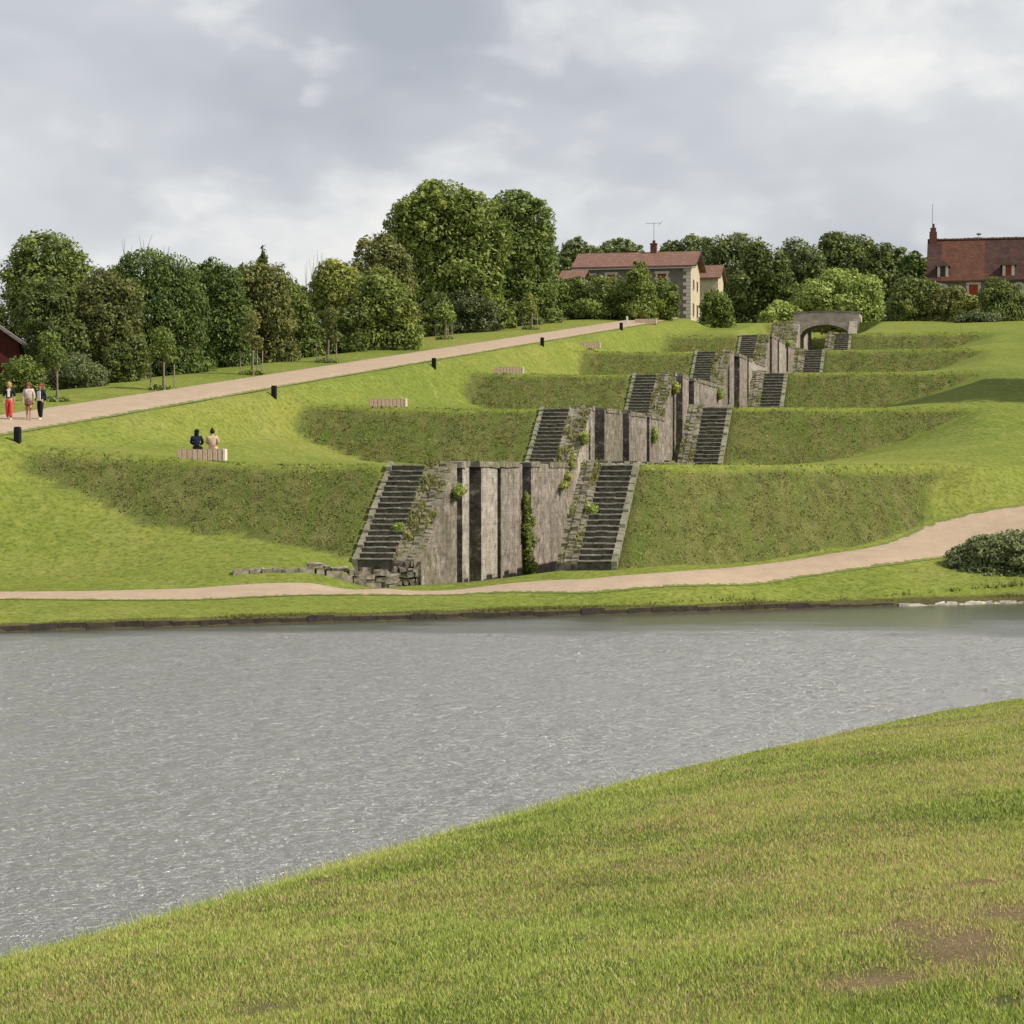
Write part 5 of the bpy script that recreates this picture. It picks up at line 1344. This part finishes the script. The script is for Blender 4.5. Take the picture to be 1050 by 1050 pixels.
def top(J, grow=0.022, sleeve=0.9, hem=None):
    pl, sp, ch = J['pelvis'], J['spine'], J['chest']
    pts = [ch, sp, hem or pl, fb(ch, J['neck'], 0.55)]; ed = [(0,1),(1,2),(0,3)]; rad = [(0.155+grow, 0.11+grow), (0.125+grow, 0.10+grow), (0.145+grow, 0.12+grow), 0.075]
    for s in ('l', 'r'):
        n = len(pts); pts += [J['sh_'+s], J['el_'+s], fb(J['el_'+s], J['wr_'+s], sleeve)]; ed += [(0,n),(n,n+1),(n+1,n+2)]; rad += [0.068+grow*0.6, 0.052+grow*0.5, 0.042+grow*0.5]
    return pts, ed, rad
def trousers(J, low=0.93, g=0.015):
    pts = [J['pelvis'], fb(J['pelvis'], J['spine'], 0.5)]; ed = [(0,1)]; rad = [(0.15+g, 0.12+g), (0.13+g, 0.105+g)]
    for s in ('l', 'r'):
        n = len(pts); pts += [J['hp_'+s], J['kn_'+s], fb(J['kn_'+s], J['an_'+s], low)]; ed += [(0,n),(n,n+1),(n+1,n+2)]; rad += [0.098+g, 0.070+g, 0.055+g]
    return pts, ed, rad
def shoes(root, J, mt):
    for s in ('l', 'r'):
        f = J['ft_'+s]; a = J['an_'+s]; m = MB(); m.ball(((f[0]+a[0])/2, (f[1]+a[1])/2-0.02, f[2]+0.005), 0.05, 8, 6, 0.95, 2.5, 0.85); m.build('shoe', mt, root, smooth=True)
def C(n, c, v=0.0): return flat(n, c, 0.9, v, 20)
BLK = C('black_cloth', (0.015,0.015,0.018)); WHT = C('white_cloth', (0.70,0.67,0.62)); REDT = C('coral_cloth', (0.55,0.075,0.06)); NAV = C('navy_cloth', (0.015,0.02,0.045))
PAT = C('patterned_white_cloth', (0.50,0.43,0.38), 0.5); SKR = C('patterned_dark_skirt', (0.17,0.10,0.09), 0.9); BGE = C('beige_cloth', (0.50,0.38,0.27), 0.1)
HBL = C('blond_hair', (0.42,0.27,0.12)); HAU = C('auburn_curls', (0.20,0.075,0.04), 0.4); HRD = C('red_hair', (0.22,0.045,0.025)); HBK = C('black_hair', (0.010,0.009,0.010)); HDB = C('dark_brown_hair', (0.025,0.015,0.012))
def hair_bob(m, H, r=0.105, drop=0.06, curls=0, wide=1.0):
    m.ball((H[0], H[1]+0.028, H[2]+0.035), r, 12, 9, 0.95*wide, 1.0, 1.0)
    for s in (-1, 1): m.ball((H[0]+s*0.082*wide, H[1]+0.03, H[2]-drop*0.6), 0.042, 8, 6, 0.75, 1.3, 1.8)
    m.ball((H[0], H[1]+0.075, H[2]-drop), 0.07, 8, 6, 1.25*wide, 0.6, 1.5)
    rr = random.Random(3)
    for i in range(curls):
        a = rr.uniform(0, 2*PI); b = rr.uniform(-0.6, 1.3); c = math.cos(b)
        x, y, z = math.cos(a)*c*0.125, math.sin(a)*c*0.11+0.04, math.sin(b)*0.12+0.01
        if y < -0.04 and z < 0.05: continue
        m.ball((H[0]+x, H[1]+y, H[2]+z), rr.uniform(0.025, 0.04), 6, 5)
def hair_long(m, H):
    m.ball((H[0], H[1]+0.025, H[2]+0.03), 0.108, 12, 9); m.ball((H[0], H[1]+0.085, H[2]-0.12), 0.09, 10, 8, 1.1, 0.6, 2.3); m.ball((H[0]+0.01, H[1]+0.12, H[2]-0.27), 0.07, 10, 8, 1.1, 0.5, 2.0)
def hair_bun(m, H):
    m.ball((H[0], H[1]+0.02, H[2]+0.03), 0.105, 12, 9); m.ball((H[0], H[1]+0.06, H[2]+0.135), 0.052, 8, 6)
def walker(px, py, rz, label, J, outfit, hairfn, hmat, shoe):
    X, Y, z = hit(px, py, 84); root = person('person', (X, Y, z+0.03), rz, label, J, outfit, [('hair', hairfn, hmat)], 1.0); shoes(root, J, shoe); return root
J = standing(0.20, 0.06); t_ = top(J, 0.018, 0.15); u_ = trousers(J, 0.9, 0.018)
w1 = walker(9.5, 432, 0.1, 'blond walker in a black top and coral trousers, leftmost of the three', J, [('jacket', *t_, BLK), ('trousers', *u_, REDT)], lambda m, H: hair_bob(m, H, 0.108, 0.06), HBL, WHT)
m = MB(); m.box(-0.05, 0.05, -0.165, -0.12, 1.02, 1.36); m.build('shirt', WHT, w1)
J = standing(0.16, 0.04); t_ = top(J, 0.035, 0.6, (0,0,0.90))
skp = ([(0,0,0.98), (0,0,0.80), (0,0,0.62)], [(0,1),(1,2)], [(0.15,0.13),(0.195,0.165),(0.225,0.19)])
w2 = walker(29.5, 432.5, 0.0, 'curly haired walker in a pale patterned jacket and dark patterned skirt, in the middle', J, [('jacket', *t_, PAT), ('skirt', *skp, SKR)], lambda m, H: hair_bob(m, H, 0.12, 0.09, 40, 1.15), HAU, C('tan_shoe', (0.25,0.12,0.07)))
m = MB(); m.box(-0.215, 0.215, -0.18, 0.18, 0.55, 0.575); m.build('hem', REDT, w2)
J = standing(0.26, 0.10); t_ = top(J, 0.03, 0.85, (0,0,0.88)); u_ = trousers(J, 0.92, 0.02)
w3 = walker(41.5, 431.5, -0.25, 'red haired walker in a navy jacket and black trousers, rightmost of the three', J, [('jacket', *t_, NAV), ('trousers', *u_, BLK)], lambda m, H: hair_bob(m, H, 0.108, 0.03), HRD, WHT)
w3.scale = (0.95, 0.95, 0.95)
m = MB(); m.box(-0.085, 0.075, -0.185, -0.13, 0.90, 1.34); m.build('shirt', WHT, w3)
bx, by, bz = bench_at[0]
def seated(dx, label, mt, hf, hm, lean):
    J = sit(); a = -TH+0.20; X = bx+dx*math.cos(a); Y = by+dx*math.sin(a)
    t_ = top(J, 0.028, 0.8); u_ = trousers(J, 0.9, 0.02)
    r = person('person', (X, Y, bz), a+PI, label, J, [('top', *t_, mt), ('trousers', *u_, BLK if mt is NAV else BGE)], [('hair', hf, hm)], 0.98); shoes(r, J, BLK)
seated(-0.22, 'person with long black hair and a navy top sitting on the bench', NAV, hair_long, HBK, 0)
seated(0.42, 'person in a beige jacket with a dark bun sitting on the bench', BGE, hair_bun, HDB, 0)
# ================================================================== SKY, SUN, CAMERA
SUN_AZ = math.radians(107); SUN_EL = math.radians(43)
w = bpy.data.worlds.new("World"); scene.world = w; w.use_nodes = True
w.cycles.sampling_method = 'MANUAL'; w.cycles.sample_map_resolution = 256
nt = w.node_tree; g = N(nt)
bg = nt.nodes['Background']
sky = g.n('ShaderNodeTexSky'); sky.sky_type = 'NISHITA'; sky.sun_disc = False
sky.sun_elevation = SUN_EL; sky.sun_rotation = SUN_AZ
sky.air_density = 1.0; sky.dust_density = 2.0
tc = g.n('ShaderNodeTexCoord').outputs['Generated']
sx = g.n('ShaderNodeSeparateXYZ'); g.con(tc, sx.inputs[0])
cv = g.mapping(tc, (1,1,1.7))
warp = g.noise(cv, 7, 4, 0.6, out='Color')
cw = g.mix(0.045, cv, warp, 'ADD')
b1 = g.noise(g.mapping(cw, (1,1,1), (1.7,0.3,0.2)), 3.4, 4, 0.5)          # broad masses
b3 = g.noise(g.mapping(cw, (1,1,1), (1.0,7.0,0)), 14, 7, 0.6)
def billow(scale, loc):
    v = g.n('ShaderNodeTexVoronoi', feature='SMOOTH_F1'); v.inputs['Scale'].default_value = scale; v.inputs['Smoothness'].default_value = 0.35
    g.con(g.mapping(cw, (1,1,1.15), loc), v.inputs['Vector']); return g.math('SUBTRACT', 0.5, v.outputs['Distance'])
puff = g.math('ADD', g.math('MULTIPLY', billow(11, (0,0,0)), 0.30), g.math('ADD', g.math('MULTIPLY', billow(27, (3,1,2)), 0.17), g.math('MULTIPLY', billow(60, (5,1,2)), 0.08)))
fine = g.math('MULTIPLY', g.math('SUBTRACT', b3, 0.5), 0.30)
low = g.math('ADD', b1, g.math('MULTIPLY', puff, 0.25))
base = g.ramp(low, [(0.36, (0.46,0.485,0.535)), (0.46, (0.57,0.595,0.64)), (0.56, (0.69,0.71,0.74)), (0.66, (0.80,0.81,0.825))])
b2 = g.noise(g.mapping(cw, (1,1,1.1), (7.3,2.0,1.2)), 5.5, 5, 0.55)
m = g.math('ADD', g.math('ADD', g.math('MULTIPLY', b1, 0.45), g.math('MULTIPLY', b2, 0.5)), g.math('ADD', g.math('MULTIPLY', puff, 0.75), fine))
mask = g.ramp(m, [(0.475, 0.0), (0.52, 0.5), (0.60, 0.92)])
lit = g.ramp(g.math('ADD', m, g.math('MULTIPLY', fine, 1.5)), [(0.48, (0.70,0.72,0.75)), (0.58, (0.80,0.81,0.82)), (0.68, (0.90,0.89,0.875)), (0.78, (1.0,0.985,0.96))])
cl = g.mix(mask, base, lit)
skyc = g.mix(1.0, sky.outputs[0], (0.11,0.11,0.11), 'MULTIPLY')
col = g.mix(0.9, skyc, cl)
g.con(col, bg.inputs['Color']); bg.inputs['Strength'].default_value = 1.0
sd = bpy.data.lights.new('sun', 'SUN'); so = bpy.data.objects.new('sun', sd); COL.objects.link(so)
sd.energy = 5.0; sd.angle = math.radians(0.6); sd.color = (1.0, 0.93, 0.80)
from mathutils import Vector
dv = Vector((math.sin(SUN_AZ)*math.cos(SUN_EL), math.cos(SUN_AZ)*math.cos(SUN_EL), math.sin(SUN_EL)))
so.rotation_euler = dv.to_track_quat('Z', 'Y').to_euler()
cam = bpy.data.cameras.new('camera'); co = bpy.data.objects.new('camera', cam); COL.objects.link(co)
cam.sensor_width = 36; cam.lens = 36*F/1050; cam.clip_end = 5000; cam.clip_start = 0.5
co.location = (0, 0, 0); co.rotation_euler = (PI/2-PITCH, 0, 0)
scene.camera = co
scene.render.engine = 'CYCLES'
scene.view_settings.view_transform = 'Standard'; scene.view_settings.look = 'None'; scene.view_settings.exposure = 0
